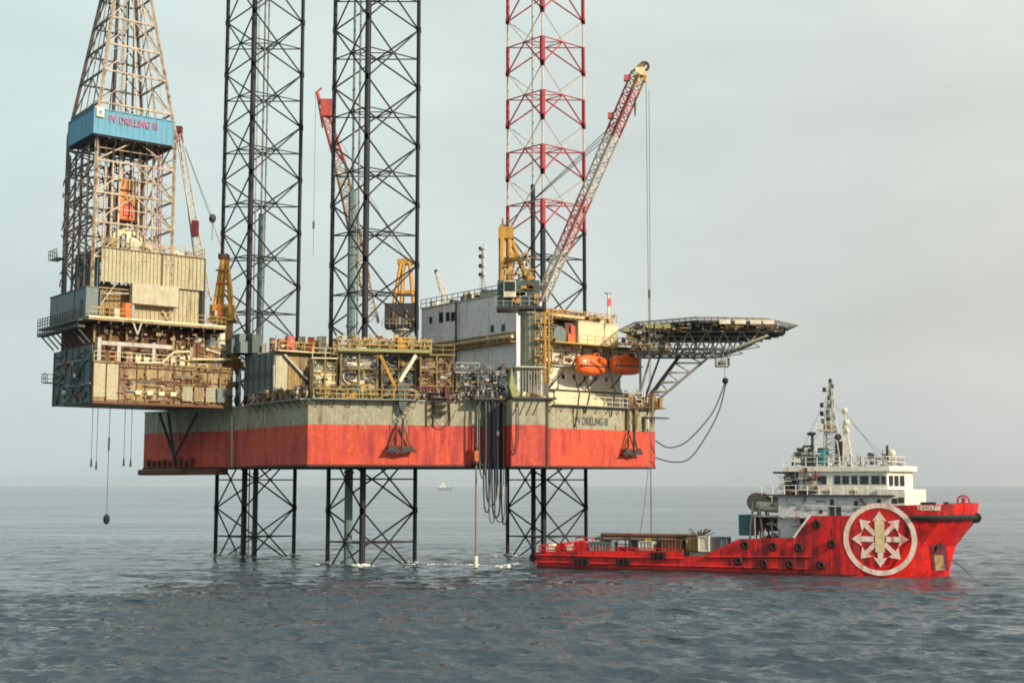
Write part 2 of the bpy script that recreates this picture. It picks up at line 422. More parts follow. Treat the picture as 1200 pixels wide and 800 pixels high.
# ================================================================== RIG: hull
RIG = R(38)
ZB, ZM, ZD = 11.8, 16.5, 19.4
P1 = Vector(atY(360, 545, 152.5)[:2]); P2 = Vector(atY(592, 545, 158)[:2]); P3 = Vector(atY(768, 545, 174)[:2])
P7 = Vector(atY(265, 545, 171)[:2]); P6 = Vector(atY(168, 545, 181)[:2])
P4 = Vector((19.5, 188)); P5 = Vector((-44, 192))
poly = [P1, P2, P3, P4, P5, P6, P7]
poly = [Vector((p.x, p.y)) for p in poly]
hull = T('platform_hull', 'raised jack-up platform hull, red below and grey above, standing on lattice legs', 'platform hull', WF, (-14, 172, ZB))
def ring_wall(mb, poly, z0, z1):
    n = len(poly)
    for i in range(n):
        p, q = poly[i], poly[(i+1) % n]; mb.face([(p.x,p.y,z0),(q.x,q.y,z0),(q.x,q.y,z1),(p.x,p.y,z1)])
mb = MB('hull_red'); ring_wall(mb, poly, ZB, ZM); mb.m('hull_grey'); ring_wall(mb, poly, ZM, ZD)
mb.m('hull_bottom').face([(p.x, p.y, ZB) for p in reversed(poly)])
mb.m('deck_green').face([(p.x, p.y, ZD) for p in poly])
mb.build('shell', hull)
FH1 = frame2(P1, P2); FH2 = frame2(P2, P3); FH0 = frame2(P7, P1); FH6 = frame2(P6, P7)
L0, L1, L2, L6 = (P1-P7).length, (P2-P1).length, (P3-P2).length, (P7-P6).length
# bottom edge flange and deck edge flange along each seen face, plus plate seams standing a few millimetres proud
for fr, L, nm in ((FH6, L6, 'a'), (FH0, L0, 'b'), (FH1, L1, 'c'), (FH2, L2, 'd')):
    mb = MB('hull_bottom'); mb.box(-.05, L, -.10, 0.02, ZB-.12, ZB+.12)
    mb.m('galvanised').box(0, L, -.14, .02, ZD-.12, ZD+.06)
    mb.obb(fr, WF).build('edge_flange', hull)
    mb = MB('hull_grey')
    k = 3.1
    while k < L-1:
        mb.m('hull_grey').box(k-.03, k+.03, -.03, .01, ZM, ZD-.15); mb.m('hull_red').box(k-.03, k+.03, -.03, .01, ZB+.15, ZM-.004); k += 4.3
    mb.obb(fr, WF).build('plate_stiffener', hull)
# stern lip below the far left face
mb = MB('rust'); mb.box(-.4, L6*.92, -.5, 1.5, ZB-.9, ZB-.14); mb.box(0, L6*.55, -.9, -.5, ZB-.75, ZB-.3); mb.obb(FH6, WF).build('stern_fender', hull)
# deck-edge walkway with rail on the sunlit sides
def edge_walk(fr, u0, u1, z, out=1.0, railmat='rail_yellow'):
    mb = MB('galvanised'); mb.box(u0, u1, -out, 0.0, z-.10, z)
    mb.m('dark_steel')
    k = u0+.4
    while k < u1:
        mb.tube((k, -out+.05, z-.1), (k, -.02, z-1.0), .05, 4); k += 1.9
    mb.obb(fr, WF).build('walkway', hull)
    mb = MB(railmat); mb.rail([(u0, -out+.05, z), (u1, -out+.05, z)], 1.1, 1.3, .05, 2); mb.obb(fr, WF).build('railing', hull)
edge_walk(FH1, .5, L1*.53, ZD+.05)
edge_walk(FH2, 6.5, L2-3, ZD+.05, .7, 'off_white')
edge_walk(FH0, L0*.30, L0-.3, ZD+.05, .9, 'rust')
# crane pedestal sponson, full hull depth, whose shadow falls on the hull to its left
SP = 4.4
us0 = FH1.at(599, 520, -SP)[0]; us1 = FH1.at(640, 520, -SP)[0]
mb = MB('hull_red'); mb.box(us0, us1, -SP, 3, ZB+.001, ZM); mb.m('hull_grey').box(us0, us1, -SP, 3, ZM+.002, ZD+.02)
mb.m('hull_bottom').box(us0-.05, us1+.05, -SP-.1, 3, ZB-.15, ZB-.002)
mb.obb(FH1, WF).build('crane_sponson', hull)
mb = MB('dark_steel'); mb.tube((us1+.12, -SP-.1, ZB), (us1+.12, -SP-.1, ZD+.6), .13, 6)
for k in range(4): mb.tube((us0+.9+k*.8, -SP-.06, ZD-.2), (us0+.2+k*.8, -SP-.06, ZD-1.8), .06, 4)
mb.obb(FH1, WF).build('riser_pipe', hull)
# draining pipes down the faces
for px, y0, y1 in ((500, 466, 499), (508, 470, 500), (527, 468, 498)):
    a = FH1.p(px, y0, -.14); b = FH1.p(px, y1, -.14); MB('rust').tube(a, b, .09, 5).obb(FH1, WF).build('drain_pipe', hull)
for px, y0, y1 in ((674, 442, 500), (686, 442, 484), (716, 438, 488)):
    mb = MB('dark_steel'); a = FH2.p(px, y0, -1.0); b = FH2.p(px, y1, -.2); mb.tube(a, (b.x, -1.0, a.z-2), .1, 5); mb.tube((b.x, -1.0, a.z-2), b, .1, 5); mb.obb(FH2, WF).build('drain_pipe', hull)
for px, y0, y1 in ((272, 486, 547), (321, 428, 468)):
    a = FH0.p(px, y0, -.3); b = FH0.p(px, y1, -.3); MB('pale_grey').tube(a, b, .11, 5).obb(FH0, WF).build('drain_pipe', hull)
# name on the bow side
u0, z1 = FH2.at(674, 489.5, 0); u1, z0 = FH2.at(712, 499, 0)
letters('letter_dark', 'PV DRILLING III', u0, u1, z0, z0+1.0, -.03).obb(FH2, WF).build('name_lettering', hull)
''' painted out in fresher red
mb = MB('orange')
for px, py, w_, h_ in ((625, 525, 1.5, 1.2), (690, 528, 1.2, .8)):
    fr = FH1 if px < 650 else FH2; vv = -3.405 if px < 650 else -.005
    u, z = fr.at(px, py, vv); n = 14
    mb2 = MB('orange'); mb2.raw([(u+w_*cos(2*pi*k/n)*(.8+.3*random.random()), vv-.004, z+h_*sin(2*pi*k/n)*(.8+.3*random.random())) for k in range(n)], [tuple(range(n))])
    mb2.obb(fr, WF).build('touch_up_paint', hull)

'''
rs_ = random.Random(17)
for fr, L, v0 in ((FH1, L1*.78, -.006), (FH2, L2, -.006), (FH0, L0, -.006), (FH6, L6, -.006)):
    mb = MB('rust')
    for k in range(int(L*.9)):
        u = .5+rs_.random()*(L-1); top = rs_.choice([ZD-.15, ZD-.15, ZM, ZM+.6, ZM-1.2]); ln = .5+rs_.random()*2.6; w_ = .03+rs_.random()*.09
        top = max(top, ZB+ln+.3); mb.m(rs_.choice(['rust', 'rust_pale', 'hull_bottom'])).slab([(u, top-ln), (u+w_, top), (u-w_, top)], v0, .0)
    mb.obb(fr, WF).build('rust_run', hull)
# ================================================================== legs
BAY = 7.62; Z0N = 6.5
def chord_pts(): return [(-5.35, 0), (5.35, 0), (-.55, -5.0)]
def make_leg(name, label, X, Y, banded=False, group='lattice legs of the platform'):
    t = T(name, label, 'platform leg', WF, (X, Y, -3), group)
    C = [(X+a, Y+b) for a, b in chord_pts()]
    ztop = Z0N + BAY*12
    def mat(z):
        if not banded or z < Z0N+BAY*5: return 'leg_black'
        return 'leg_red' if ((z-Z0N) % BAY) < BAY/2 else 'leg_white'
    nodes = [Z0N + BAY*k for k in range(-1, 13)]
    halves = []
    for z in nodes[:-1]: halves += [(z, z+BAY/2), (z+BAY/2, z+BAY)]
    cen = Vector((sum(c[0] for c in C)/3, sum(c[1] for c in C)/3, 0))
    for c in C:
        mb = MB('leg_black'); d = (cen - Vector((c[0], c[1], 0))).normalized(); sd = Vector((-d.y, d.x, 0))
        for a, b in halves:
            mb.m(mat((a+b)/2)); rr = .27 if mat((a+b)/2) != 'leg_white' else .15
            mb.tube((c[0], c[1], a), (c[0], c[1], b), rr, 8, cap=False)
            if rr > .2:                                   # rack plates each side of the chord
                for s in (-1, 1):
                    p = Vector((c[0], c[1], 0)) + sd*s*.30
                    mb.box(p.x-.07, p.x+.07, p.y-.07, p.y+.07, a, b)
        mb.build('chord', t)
    for i, j in ((0, 2), (2, 1), (0, 1)):
        mb = MB('leg_black'); a = Vector((*C[i], 0)); b = Vector((*C[j], 0))
        for z in nodes[:-1]:
            zm = z+BAY/2; mid = (a+b)/2
            for s0, s1 in ((a, b), (b, a)):
                for (p, zp, q, zq) in ((s0, z, mid, zm), (mid, zm, s1, z+BAY)):
                    mn = mat((zp+zq)/2); mb.m(mn); r = .115 if mn != 'leg_white' else .08
                    mb.tube((p.x, p.y, zp), (q.x, q.y, zq), r, 5, cap=False)
            mn = mat(zm-.1); mb.m('leg_black' if mn == 'leg_black' else mn)
            mb.tube((a.x, a.y, zm), (b.x, b.y, zm), .09, 5, cap=False)
            for p in (a, b):                              # gusset lumps at the nodes
                mb.m(mat(z+.1)); mb.tube((p.x, p.y, z-.35), (p.x, p.y, z+.35), .34, 8)
        mb.build('face_bracing', t)
    mb = MB('leg_black')
    mids = [Vector(((C[i][0]+C[j][0])/2, (C[i][1]+C[j][1])/2, 0)) for i, j in ((0, 2), (2, 1), (0, 1))]
    for z in nodes[:-1]:
        zm = z+BAY/2; mb = MB(mat(zm-.1))
        for k in range(3):
            p, q = mids[k], mids[(k+1) % 3]; mb.tube((p.x, p.y, zm), (q.x, q.y, zm), .075, 4)
        mb.build('span_breaker', t)
    return t
LEGM = atZ(434.5, 659, 0); LEGL = atZ(300, 652.5, 0); LEGR = atZ(641.5, 653, 0)
LM = (-17.3, 165.3); LL = (-35.2, 184.0); LR = (4.75, 183.4)
make_leg('lattice_tower', 'nearest black lattice leg, in the middle, with a crane boom seen through it', *LM)
make_leg('lattice_tower', 'black lattice leg farther back, between the derrick and the nearest leg', *LL)
make_leg('lattice_tower', 'lattice leg banded red and white above a black foot, right of the others', *LR, banded=True)
def caisson(X, Y, dx, dy, segs, label):
    mb = MB('pipe_grey')
    for ox, oy, r, z0, z1, m in segs:
        mb.m(m).tube((X+dx+ox, Y+dy+oy, z0), (X+dx+ox, Y+dy+oy, z1), r, 8)
        z = z0+4
        while z < z1:
            mb.tube((X+dx+ox, Y+dy+oy, z), (X+dx+ox, Y+dy+oy, z+.25), r*1.25, 8); z += 9
    solo('water_caisson', mb, label, 'pipe', WF, (X+dx, Y+dy, -2))
caisson(*LL, .35, -2.0, [(0, 0, .36, -2, 47, 'teal_dark'), (.0, 0, .13, 47, 98, 'pipe_grey'), (.5, .2, .11, 28, 98, 'pipe_grey'), (-.9, .3, .09, -2, 98, 'pale_grey')], 'dark sea water pipe running up inside the rear black leg')
caisson(*LM, -2.65, -1.6, [(0, 0, .52, -2, 46, 'slate'), (0, 0, .16, 46, 98, 'slate'), (.75, .1, .14, 20, 98, 'pipe_grey')], 'thick blue grey sea water pipe inside the nearest black leg')
caisson(*LR, -1.85, -2.0, [(0, 0, .34, -2, 51, 'leg_black'), (0, 0, .15, 51, 98, 'pale_grey')], 'black sea water pipe inside the red and white banded leg')

# jack frames round each leg on the deck
def jack_frame(X, Y, label, h, mats):
    t = T('jack_frame', label, 'jack frame', WF, (X, Y, ZD), 'jack frames round the legs')
    for (a, b) in chord_pts():
        mb = MB(mats[0]); cx, cy = X+a*1.12, Y+b*1.12
        for sx in (-1, 1):
            mb.box(cx+sx*.95-.22, cx+sx*.95+.22, cy-.8, cy+.8, ZD+.02, ZD+h)
        for k in range(3):
            z = ZD+1+k*(h-1.4)/2.4; mb.box(cx-1.2, cx-.55, cy-1.1, cy-.82, z, z+.9); mb.box(cx+.55, cx+1.2, cy-1.1, cy-.82, z, z+.9)
            mb.m(mats[1])
            for sx in (-.9, .9): mb.tube((cx+sx, cy-1.5, z+.45), (cx+sx, cy-1.1, z+.45), .33, 8)
            mb.m(mats[0])
        mb.build('jack_tower', t)
    mb = MB(mats[2]); c = chord_pts()
    for i, j in ((0, 2), (2, 1), (0, 1)):
        p = (X+c[i][0]*1.12, Y+c[i][1]*1.12, ZD+h); q = (X+c[j][0]*1.12, Y+c[j][1]*1.12, ZD+h)
        mb.beam(p, q, .28); mb.beam((p[0], p[1], ZD+h-2.2), (q[0], q[1], ZD+h-2.2), .16)
    mb.build('top_ring', t)
    mb = MB('ochre')
    pts = [(X+a*1.35, Y+b*1.35, ZD+h+.3) for a, b in (c[0], c[2], c[1], c[0])]
    mb.rail(pts, 1.1, 1.5, .05, 2); mb.build('railing', t)
jack_frame(*LM, 'jacking frame with platform rail around the nearest leg', 5.6, ('teal_dark', 'pipe_grey', 'ochre'))
jack_frame(*LL, 'jacking frame around the rear black leg behind a dark blue grey module', 6.2, ('slate', 'teal_dark', 'rust_pale'))
jack_frame(*LR, 'jacking frame around the foot of the red and white banded leg', 6.0, ('pale_grey', 'pipe_grey', 'ochre'))

# ================================================================== cantilever with drill floor (left)
C0 = atY(108, 476, 158.5); FC = Fr(C0[:2], RIG)
UR = FC.at(273, 470, 0)[0]; VL = 13.6
zc = lambda y, x=150, v=0: FC.at(x, y, v)[1]
can = T('drilling_cantilever', 'rusty ochre drilling cantilever jutting left past the red and grey hull', 'cantilever', FC, (UR/2, 6, zc(474)))
zb = zc(474); zt = zc(424)
mb = MB('ochre')
mb.box(0, UR, .15, VL, zb+.25, zt)
mb.build('body', can)
# ribs, plates and patches on the long face
mb = MB('rust_pale'); k = 0.0; i = 0
while k < UR-.5:
    wd = random.choice([1.1, 1.6, 2.2]); mm = random.choice(['rust_pale', 'ochre', 'ochre', 'rust_pale', 'ochre']) if i > 1 else 'khaki_cladding'
    zt_ = zt - random.random()*.5 if i % 2 else zt
    mb.m(mm).box(k+.03, min(k+wd, UR)-.03, .02, .14, zb+.5+random.random()*.3, zt_-.02)
    mb.m('rust').box(k-.06, k+.06, -.10, .14, zb+.3, zt); k += wd; i += 1
mb.m('rust').box(-.05, UR, -.22, .14, zb, zb+.32)
mb.m('ochre').box(-.05, UR, -.14, .1, zt-.25, zt)
mb.build('side_plating', can)
mb = MB('rust_pale')
for r_ in range(26):
    u = 3+random.random()*(UR-5); z = zb+1+random.random()*3.2; ln = .6+random.random()*3
    mb.m(random.choice(['rust_pale', 'cream', 'pipe_grey', 'ochre', 'rust'])).tube((u, -.15, z), (min(u+ln, UR-.2), -.15, z), .06+random.random()*.07, 5)
for k in range(5):
    u = 5.2+k*1.5; mb.m('cream').box(u, u+.75, -.3, .02, zb+1.25, zb+1.75)
mb.build('pipework', can)
mb = MB('rust'); busy(mb, 3.6, UR-.4, -.35, -.1, zb+.4, zt-.2, 110, ['rust', 'rust_pale', 'ochre', 'ochre', 'rust_pale', 'rust'], .6, 11)
for k in range(3): mb.m('rust').box(3.4, UR, -.12, .05, zb+1.5+k*1.5, zb+1.62+k*1.5)
mb.build('side_fitting', can)
mb = MB('slate'); busy(mb, -.1, .3, 1, 1.2, zb, zt, 3, ['slate'], .4, 2)
rs_ = random.Random(8)
for k in range(50):
    v_ = 1+rs_.random()*(VL-2.5); z_ = zb+.4+rs_.random()*(zt-zb+.8); mb.m(rs_.choice(['teal_dark', 'dark_steel', 'slate', 'dark_steel', 'rust'])); mb.box(-.35, -.12, v_, v_+.2+rs_.random()*1.5, z_, z_+.1+rs_.random()*.5)
mb.build('end_fitting', can)
mb = MB('rust'); busy(mb, 1, UR-.3, .3, 2.0, zt, zt+1.9, 160, ['rust', 'rust_pale', 'off_white', 'dark_steel', 'ochre', 'pink_pipe', 'pipe_grey', 'dark_steel'], .5, 12)
busy(mb, UR-8, UR-.2, 0, 2.0, zt, zt+2.8, 130, ['rail_yellow', 'crane_yellow', 'rust_pale', 'off_white', 'rust', 'rail_yellow'], .5, 13)
busy(mb, .5, UR-2, .5, 2.2, zt+3.0, zc(380)-.1, 110, ['rust', 'dark_steel', 'ochre', 'rust_pale', 'pipe_grey'], .5, 14)
mb.build('pipe_spool', can)
mb = MB('pale_grey')                                     # greenish cabinets at the inboard end
for k in range(4): mb.m(['hull_grey', 'rust_pale', 'hull_grey', 'slate'][k]).box(UR-7+k*1.55, UR-5.7+k*1.55, -.35, .05, zb+.7, zb+2.5)
mb.build('locker', can)
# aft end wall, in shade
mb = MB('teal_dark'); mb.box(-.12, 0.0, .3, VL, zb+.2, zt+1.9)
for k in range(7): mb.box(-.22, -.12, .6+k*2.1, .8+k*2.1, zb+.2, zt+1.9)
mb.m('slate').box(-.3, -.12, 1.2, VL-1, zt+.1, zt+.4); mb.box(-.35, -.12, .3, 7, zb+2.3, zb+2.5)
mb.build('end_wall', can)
mb = MB('off_white'); mb.ball((-.5, 8.3, zb+1.7), .32); mb.ball((-.4, 4.9, zb+3.6), .28); mb.build('floodlight', can)
mb = MB('galvanised')                                    # little platform sticking out of the end wall
mb.box(-1.6, -.12, VL-1.6, VL-.2, zb+3.1, zb+3.2); mb.rail([(-1.6, VL-1.6, zb+3.2), (-1.6, VL-.2, zb+3.2), (-.2, VL-.2, zb+3.2)], 1.1, .8, .05); mb.build('end_platform', can)
mb = MB('hose_grey')
for k in range(3): mb.path([(-.4, 3.2+k*.5+.9*sin(t/8*pi), zt-.5-3.2*t/8) for t in range(9)], .09, 5)
mb.build('hanging_hose', can)
# middle storey: dark recess behind posts and pipes
zm0, zm1 = zt, zc(378)
mb = MB('rust'); mb.box(.6, UR-3, 2.2, VL-.4, zm0, zm1); mb.m('rust').box(1.5, UR-5, 2.3, 2.6, zm0+.2, zm0+1.4)
mb.build('recess_wall', can)
mb = MB('pale_grey')
pa = FC.p(118, 401, .2); pb = FC.p(201, 403, .2); mb.box(pa.x, pb.x, -.1, .5, pa.z-.30, pa.z+.18)
for px in (116, 139, 180): u = FC.at(px, 405, .2)[0]; mb.box(u-.25, u+.2, -.05, .5, zm0, FC.at(px, 395 if px == 116 else 402, .2)[1])
mb.m('ochre')
for k in range(9): u = .5+k*UR/9; mb.box(u-.12, u+.12, 1.4, 1.7, zm0, zm1)
mb.build('portal_frame', can)
mb = MB('orange'); mb.m('rust')
mb.tube((1.6, .4, zm0), (1.6, .4, zm0+1.3), .6, 10); mb.m('orange').tube((2.9, .5, zm0), (2.9, .5, zm0+1.0), .45, 10)
mb.m('pink_pipe')
for k in range(7): mb.m(['pink_pipe', 'cream', 'off_white', 'rust'][k % 4]).box(4.2+k*1.15, 4.9+k*1.15, .4, 1.2, zm0+.02, zm0+.7+random.random()*.6)
mb.build('deck_equipment', can)
mb = MB('cream'); mb.rail([(0, -.1, zm0), (UR*.60, -.1, zm0)], 1.1, 1.5, .045, 2); 
pp = [FC.p(x, y, -.25) for x, y in ((160, 425), (190, 425), (203, 413), (222, 412), (225, 421), (271, 421))]
mb.m('cream').path(pp, .14, 6); mb.build('railing', can)
# inboard yellow clutter
mb = MB('ochre')
for k in range(30):
    px = 203+random.random()*68; u, z = FC.at(px, 418, .6+random.random()*2)
    h = .4+random.random()*2.6; mb.m(random.choice(['ochre', 'crane_yellow', 'rust_pale', 'cream', 'rust', 'pipe_grey', 'rust']))
    if k % 3: mb.box(u, u+.3+random.random()*.9, .3, 1.2+random.random()*2, zm0, zm0+h)
    else: mb.tube((u, .3, zm0+h), (u+1.8, .3, zm0+h*.8), .12, 6)
mb.build('machinery', can)
for px, r_, hh, m_ in ((247, .95, 3.0, 'slate'), (258, .6, 2.2, 'off_white'), (231, .7, 1.6, 'pale_grey')):
    u, z = FC.at(px, 410, 2.2); mb = MB(m_); mb.tube((u, 2.2, z), (u, 2.2, z+hh), r_, 14); mb.m('rust').tube((u, 2.2, z+hh*.5), (u, 2.2, z+hh*.5+.15), r_*1.05, 14); mb.build('tank', can)
# drill floor deck
zf = zm1
mb = MB('rust_pale'); mb.box(-1.0, UR-1.5, -.6, VL+.3, zf, zf+.45); mb.m('dark_steel')
for k in range(12): mb.box(.2+k*1.5, .4+k*1.5, -.4, VL, zf-.35, zf-.003)
mb.m('cream').box(-1.0, UR-1.5, -.68, -.6, zf+.25, zf+.47)
mb.build('drill_floor_deck', can)
mb = MB('dark_steel')                                    # outrigger platform at the far left under the blue grey box
ul = -1.9; mb.box(ul, -1.0, .5, VL+1.2, zf-.9, zf-.6); mb.box(ul, -1.0, .5, VL+1.2, zf-.1, zf+.1)
mb.rail([(ul, .5, zf+.1), (ul, VL+1.2, zf+.1)], 1.2, .9, .06, 3); mb.rail([(ul, .5, zf-.9), (ul, VL+1.2, zf-.9)], .8, .9, .06, 2)
for k in range(8): mb.beam((ul+.1, 1+k*1.8, zf-.9), (-.15, 1+k*1.8, zf-2.6), .09)
mb.build('side_platform', can)
mb = MB('rail_yellow'); mb.rail([(-1, -.6, zf+.45), (UR-1.5, -.6, zf+.45), (UR-1.5, 6, zf+.45)], 1.1, 1.3, .045, 2); mb.build('railing', can)
mb = MB('pale_grey'); a = FC.p(156, 378, -.5); b = FC.p(161, 392, -.5); c = FC.p(166, 378, -.5); mb.beam(a, b, .1); mb.beam(b, c, .1); mb.build('v_brace', can)

# corrugated windwall house on the drill floor
V1 = 1.2
hs = T('windwall_house', 'khaki corrugated windwall house on the drill floor under the derrick', 'windwall', FC, (6, 4, zf+.46))
u0 = FC.at(118, 330, V1)[0]; u1 = FC.at(240, 320, V1)[0]; um = FC.at(190, 320, V1)[0]; z_top = FC.at(150, 293, V1)[1]; z_mid = FC.at(190, 336, V1)[1]
mb = MB('khaki_cladding'); mb.corr(u0, um-.1, z_mid, z_top, V1, .47, .13); mb.corr(um+.1, u1, z_mid, z_top, V1+.05, .47, .13)
mb.m('rust').box(um-.1, um+.1, V1-.04, V1+.3, z_mid, z_top); mb.m('ochre').box(u0, u1, V1-.1, V1+.1, z_top, z_top+.15)
mb.build('upper_cladding', hs)
ul2 = FC.at(158, 350, V1+.5)[0]
mb = MB('khaki_cladding'); mb.corr(ul2, u1-.5, zf+.46, z_mid, V1+.4, .52, .12); mb.m('ochre').corr(u0+.2, ul2, zf+.46, z_mid, V1+1.6, .5, .1)
mb.build('lower_cladding', hs)
mb = MB('tan_panel'); r4 = pbox(mb, FC, 155, 334, 209, 358, V1-.6, V1+.35); mb.m('rust').box(r4[0]-.05, r4[1]+.05, V1-.66, V1-.6, r4[2]-.05, r4[2]+.06)
mb.build('wall_box', hs)
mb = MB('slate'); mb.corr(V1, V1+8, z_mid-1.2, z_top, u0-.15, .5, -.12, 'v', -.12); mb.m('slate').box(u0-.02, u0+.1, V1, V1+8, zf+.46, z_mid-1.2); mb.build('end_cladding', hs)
mb = MB('rust'); mb.box(u0+.2, u1-.2, V1+.4, V1+8, z_top-.5, z_top-.35); mb.build('inner_floor', hs)
mb = MB('khaki_cladding'); mb.corr(V1, V1+8, zf+.46, z_top, u1, .5, .12, 'v'); mb.build('end_cladding', hs)
mb = MB('rust')
for px, r_, m_ in ((147, .75, 'orange'), (135, .45, 'off_white'), (128, .5, 'rust')):
    u = FC.at(px, 365, V1)[0]; mb.m(m_).tube((u, V1-.2, zf+.46), (u, V1-.2, zf+.46+(2.0 if px == 147 else 1.3)), r_, 10)
mb.m('galvanised').tube((FC.at(122, 342, V1)[0], V1+.2, z_mid-1.5), (FC.at(154, 342, V1)[0], V1+.2, z_mid-1.2), .12, 6)
mb.build('storage_drum', hs)
mb = MB('rail_yellow'); mb.rail([(u0, V1+.2, z_top+.15), (u1, V1+.2, z_top+.15), (u1, V1+7, z_top+.15)], 1.1, 1.4, .05, 2)
mb.m('rust_pale')
for k in range(26):
    u = u0+.8+random.random()*(u1-u0-1.5); vv = V1+1+random.random()*5; mb.m(random.choice(['ochre', 'rust_pale', 'off_white', 'derrick_steel', 'rust'])).box(u, u+.3+random.random(), vv, vv+.5, z_top-.3, z_top+.3+random.random()*1.5)
mb.build('roof_equipment', hs)
# aft blue grey box
bx = T('equipment_house', 'slate grey box house on the far left end of the drill floor', 'equipment house', FC, (-.3, 7, zf+.1))
vA = .8; z1b = zc(338, 100, 2); z0b = zf+.46
mb = MB('slate'); mb.box(-.9, 0.6, vA, VL-.2, z0b, z1b); mb.m('slate').box(-.98, -.9, vA+3.9, vA+4.1, z0b, z1b)
mb.m('teal_dark').box(-1.0, .65, vA-.05, VL-.15, z1b, z1b+.15); mb.build('wall', bx)
mb = MB('dark_steel'); mb.box(-.95, -.905, vA+1, vA+2, z0b+.2, z0b+2.2); mb.build('door', bx)

# V support on the hull below
vsup = T('support_brace', 'dark steel V-shaped brace under the cantilever in front of the shaded hull', 'brace', FH6, (4, -1, ZB))
mb = MB('dark_steel'); B = FH6.p(204, 536, -1.0)
for px, py in ((187, 484), (197, 484), (231, 484)):
    mb.tube(B, FH6.p(px, py, -1.6 if px < 200 else -1.2), .2, 6)
mb.build('strut', vsup)
mb = MB('rust')
for k in range(9): mb.box(1+k*1.1, 1.5+k*1.1, -.5, -.02, ZB+.3, ZB+.8+random.random()*.6)
mb.build('bracket', vsup)

# ================================================================== derrick
DS = 10.1; vD = 1.4
uD = FC.at(109, 300, vD)[0]
dz = [FC.at(111, y, vD)[1] for y in (340, 300, 259, 224, 186, 157, 117, 76, 42, 8)]
stp = dz[-1]-dz[-2]
while dz[-1] < 82: dz.append(dz[-1]+stp)
zk = FC.at(111, 140, vD)[1]
def dside(z): return DS if z <= zk else max(2.0, DS-(z-zk)*.297)
def dcor(z):
    s = dside(z); c0, c1 = uD+DS/2, vD+DS/2
    return [Vector((c0-s/2, c1-s/2, z)), Vector((c0+s/2, c1-s/2, z)), Vector((c0+s/2, c1+s/2, z)), Vector((c0-s/2, c1+s/2, z))]
dk = T('drilling_derrick', 'tall tapering drilling derrick with a blue windwall platform, far left', 'derrick', FC, (uD+DS/2, vD+DS/2, dz[0]))
zz0 = zf+.46
for k in range(4):
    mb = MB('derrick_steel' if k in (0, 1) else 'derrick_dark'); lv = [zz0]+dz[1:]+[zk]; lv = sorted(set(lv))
    for a, b in zip(lv[:-1], lv[1:]): mb.beam(dcor(a)[k], dcor(b)[k], .20)
    mb.build('corner_leg', dk)
for k in range(4):
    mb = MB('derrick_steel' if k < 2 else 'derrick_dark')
    lv = [zz0]+dz[1:]
    front = k in (0,)
    for i, (a, b) in enumerate(zip(lv[:-1], lv[1:])):
        A, B = dcor(a), dcor(b); p0, p1, q0, q1 = A[k], A[(k+1) % 4], B[k], B[(k+1) % 4]
        mb.beam(q0, q1, .13)
        pm_, qm = (p0+p1)/2, (q0+q1)/2
        if b > zk:
            mb.beam(p0, qm, .075); mb.beam(p1, qm, .075); mb.beam(p0.lerp(p1, .25), q0.lerp(q1, .25), .06); mb.beam(p0.lerp(p1, .75), q0.lerp(q1, .75), .06)
            mb.beam(pm_, qm, .07)
        else:
            mb.beam(p0, qm, .09); mb.beam(p1, qm, .09); mb.beam((p0+q0)/2, (p1+q1)/2, .05)
            if k in (3, 2): mb.beam(p0, q1, .08); mb.beam(p1, q0, .08); mb.beam(p0.lerp(p1, .5), q0.lerp(q1, .5), .12)
    mb.build('side_bracing', dk)
# racked pipe, guide rails, ladders inside
mb = MB('pink_pipe'); ctr = (uD+DS/2, vD+DS/2)
for i in range(22):
    u = uD+1.0+(i % 11)*.32+(5.2 if i >= 11 else 0); v = vD+2.5+(i % 3)*.5
    mb.m(['pink_pipe', 'off_white', 'derrick_steel'][i % 3]).tube((u, v, zz0), (u+(ctr[0]-u)*.05, v, 53+random.random()*3), .075, 5)
mb.build('racked_pipe', dk)
mb = MB('derrick_dark')
for du, dv in ((-.9, 1.5), (.9, 1.5), (-1.4, -.6), (1.3, -.5)): mb.beam((ctr[0]+du, ctr[1]+dv, zz0), (ctr[0]+du*.8, ctr[1]+dv*.6, 83), .13)
for du in (-.25, .25, -.1): mb.m('rope').tube((ctr[0]+du, ctr[1], 41), (ctr[0]+du, ctr[1], 84), .035, 4)
mb.m('off_white').beam((ctr[0]-.3, ctr[1]-1.4, 48), (ctr[0]-.3, ctr[1]-1.0, 83), .09)
mb.m('pale_grey')
for zz in (64, 68.5, 73): mb.torus((ctr[0]-1.0, ctr[1]-1.0, zz), 1.1, .05, 1, 16, 4)
mb.build('guide_rail', dk)
# travelling block and top drive, cream arch
mb = MB('crane_yellow'); zy = lambda y: FC.at(147, y, ctr[1])[1]; uy = FC.at(147, 220, ctr[1])[0]; vy = ctr[1]
mb.slab([(uy-.9, zy(230)), (uy+.9, zy(230)), (uy+.95, zy(215)), (uy+.4, zy(209)), (uy-.4, zy(209)), (uy-.95, zy(215))], vy-.5, vy+.5)
mb.m('boom_red').box(uy-.1, uy+.15, vy-.55, vy-.5, zy(229), zy(211)); mb.torus((uy, vy-.2, zy(208)), .4, .1, 1); mb.build('travelling_block', dk)
mb = MB('orange'); mb.box(uy-1.2, uy+1.2, vy-.7, vy+.7, zy(260), zy(231)); mb.m('boom_red').box(uy-.45, uy+.45, vy-.85, vy-.7, zy(254), zy(238)); mb.m('dark_steel').box(uy-1.6, uy-1.2, vy-.3, vy+.3, zy(262), zy(228)); mb.box(uy+1.2, uy+1.6, vy-.3, vy+.3, zy(262), zy(228))
mb.m('crane_yellow').box(uy-1.25, uy+1.25, vy-.75, vy-.7, zy(236), zy(233)); mb.m('derrick_dark').tube((uy, vy, zy(260)), (uy, vy, zy(275)), .3, 8); mb.build('top_drive', dk)
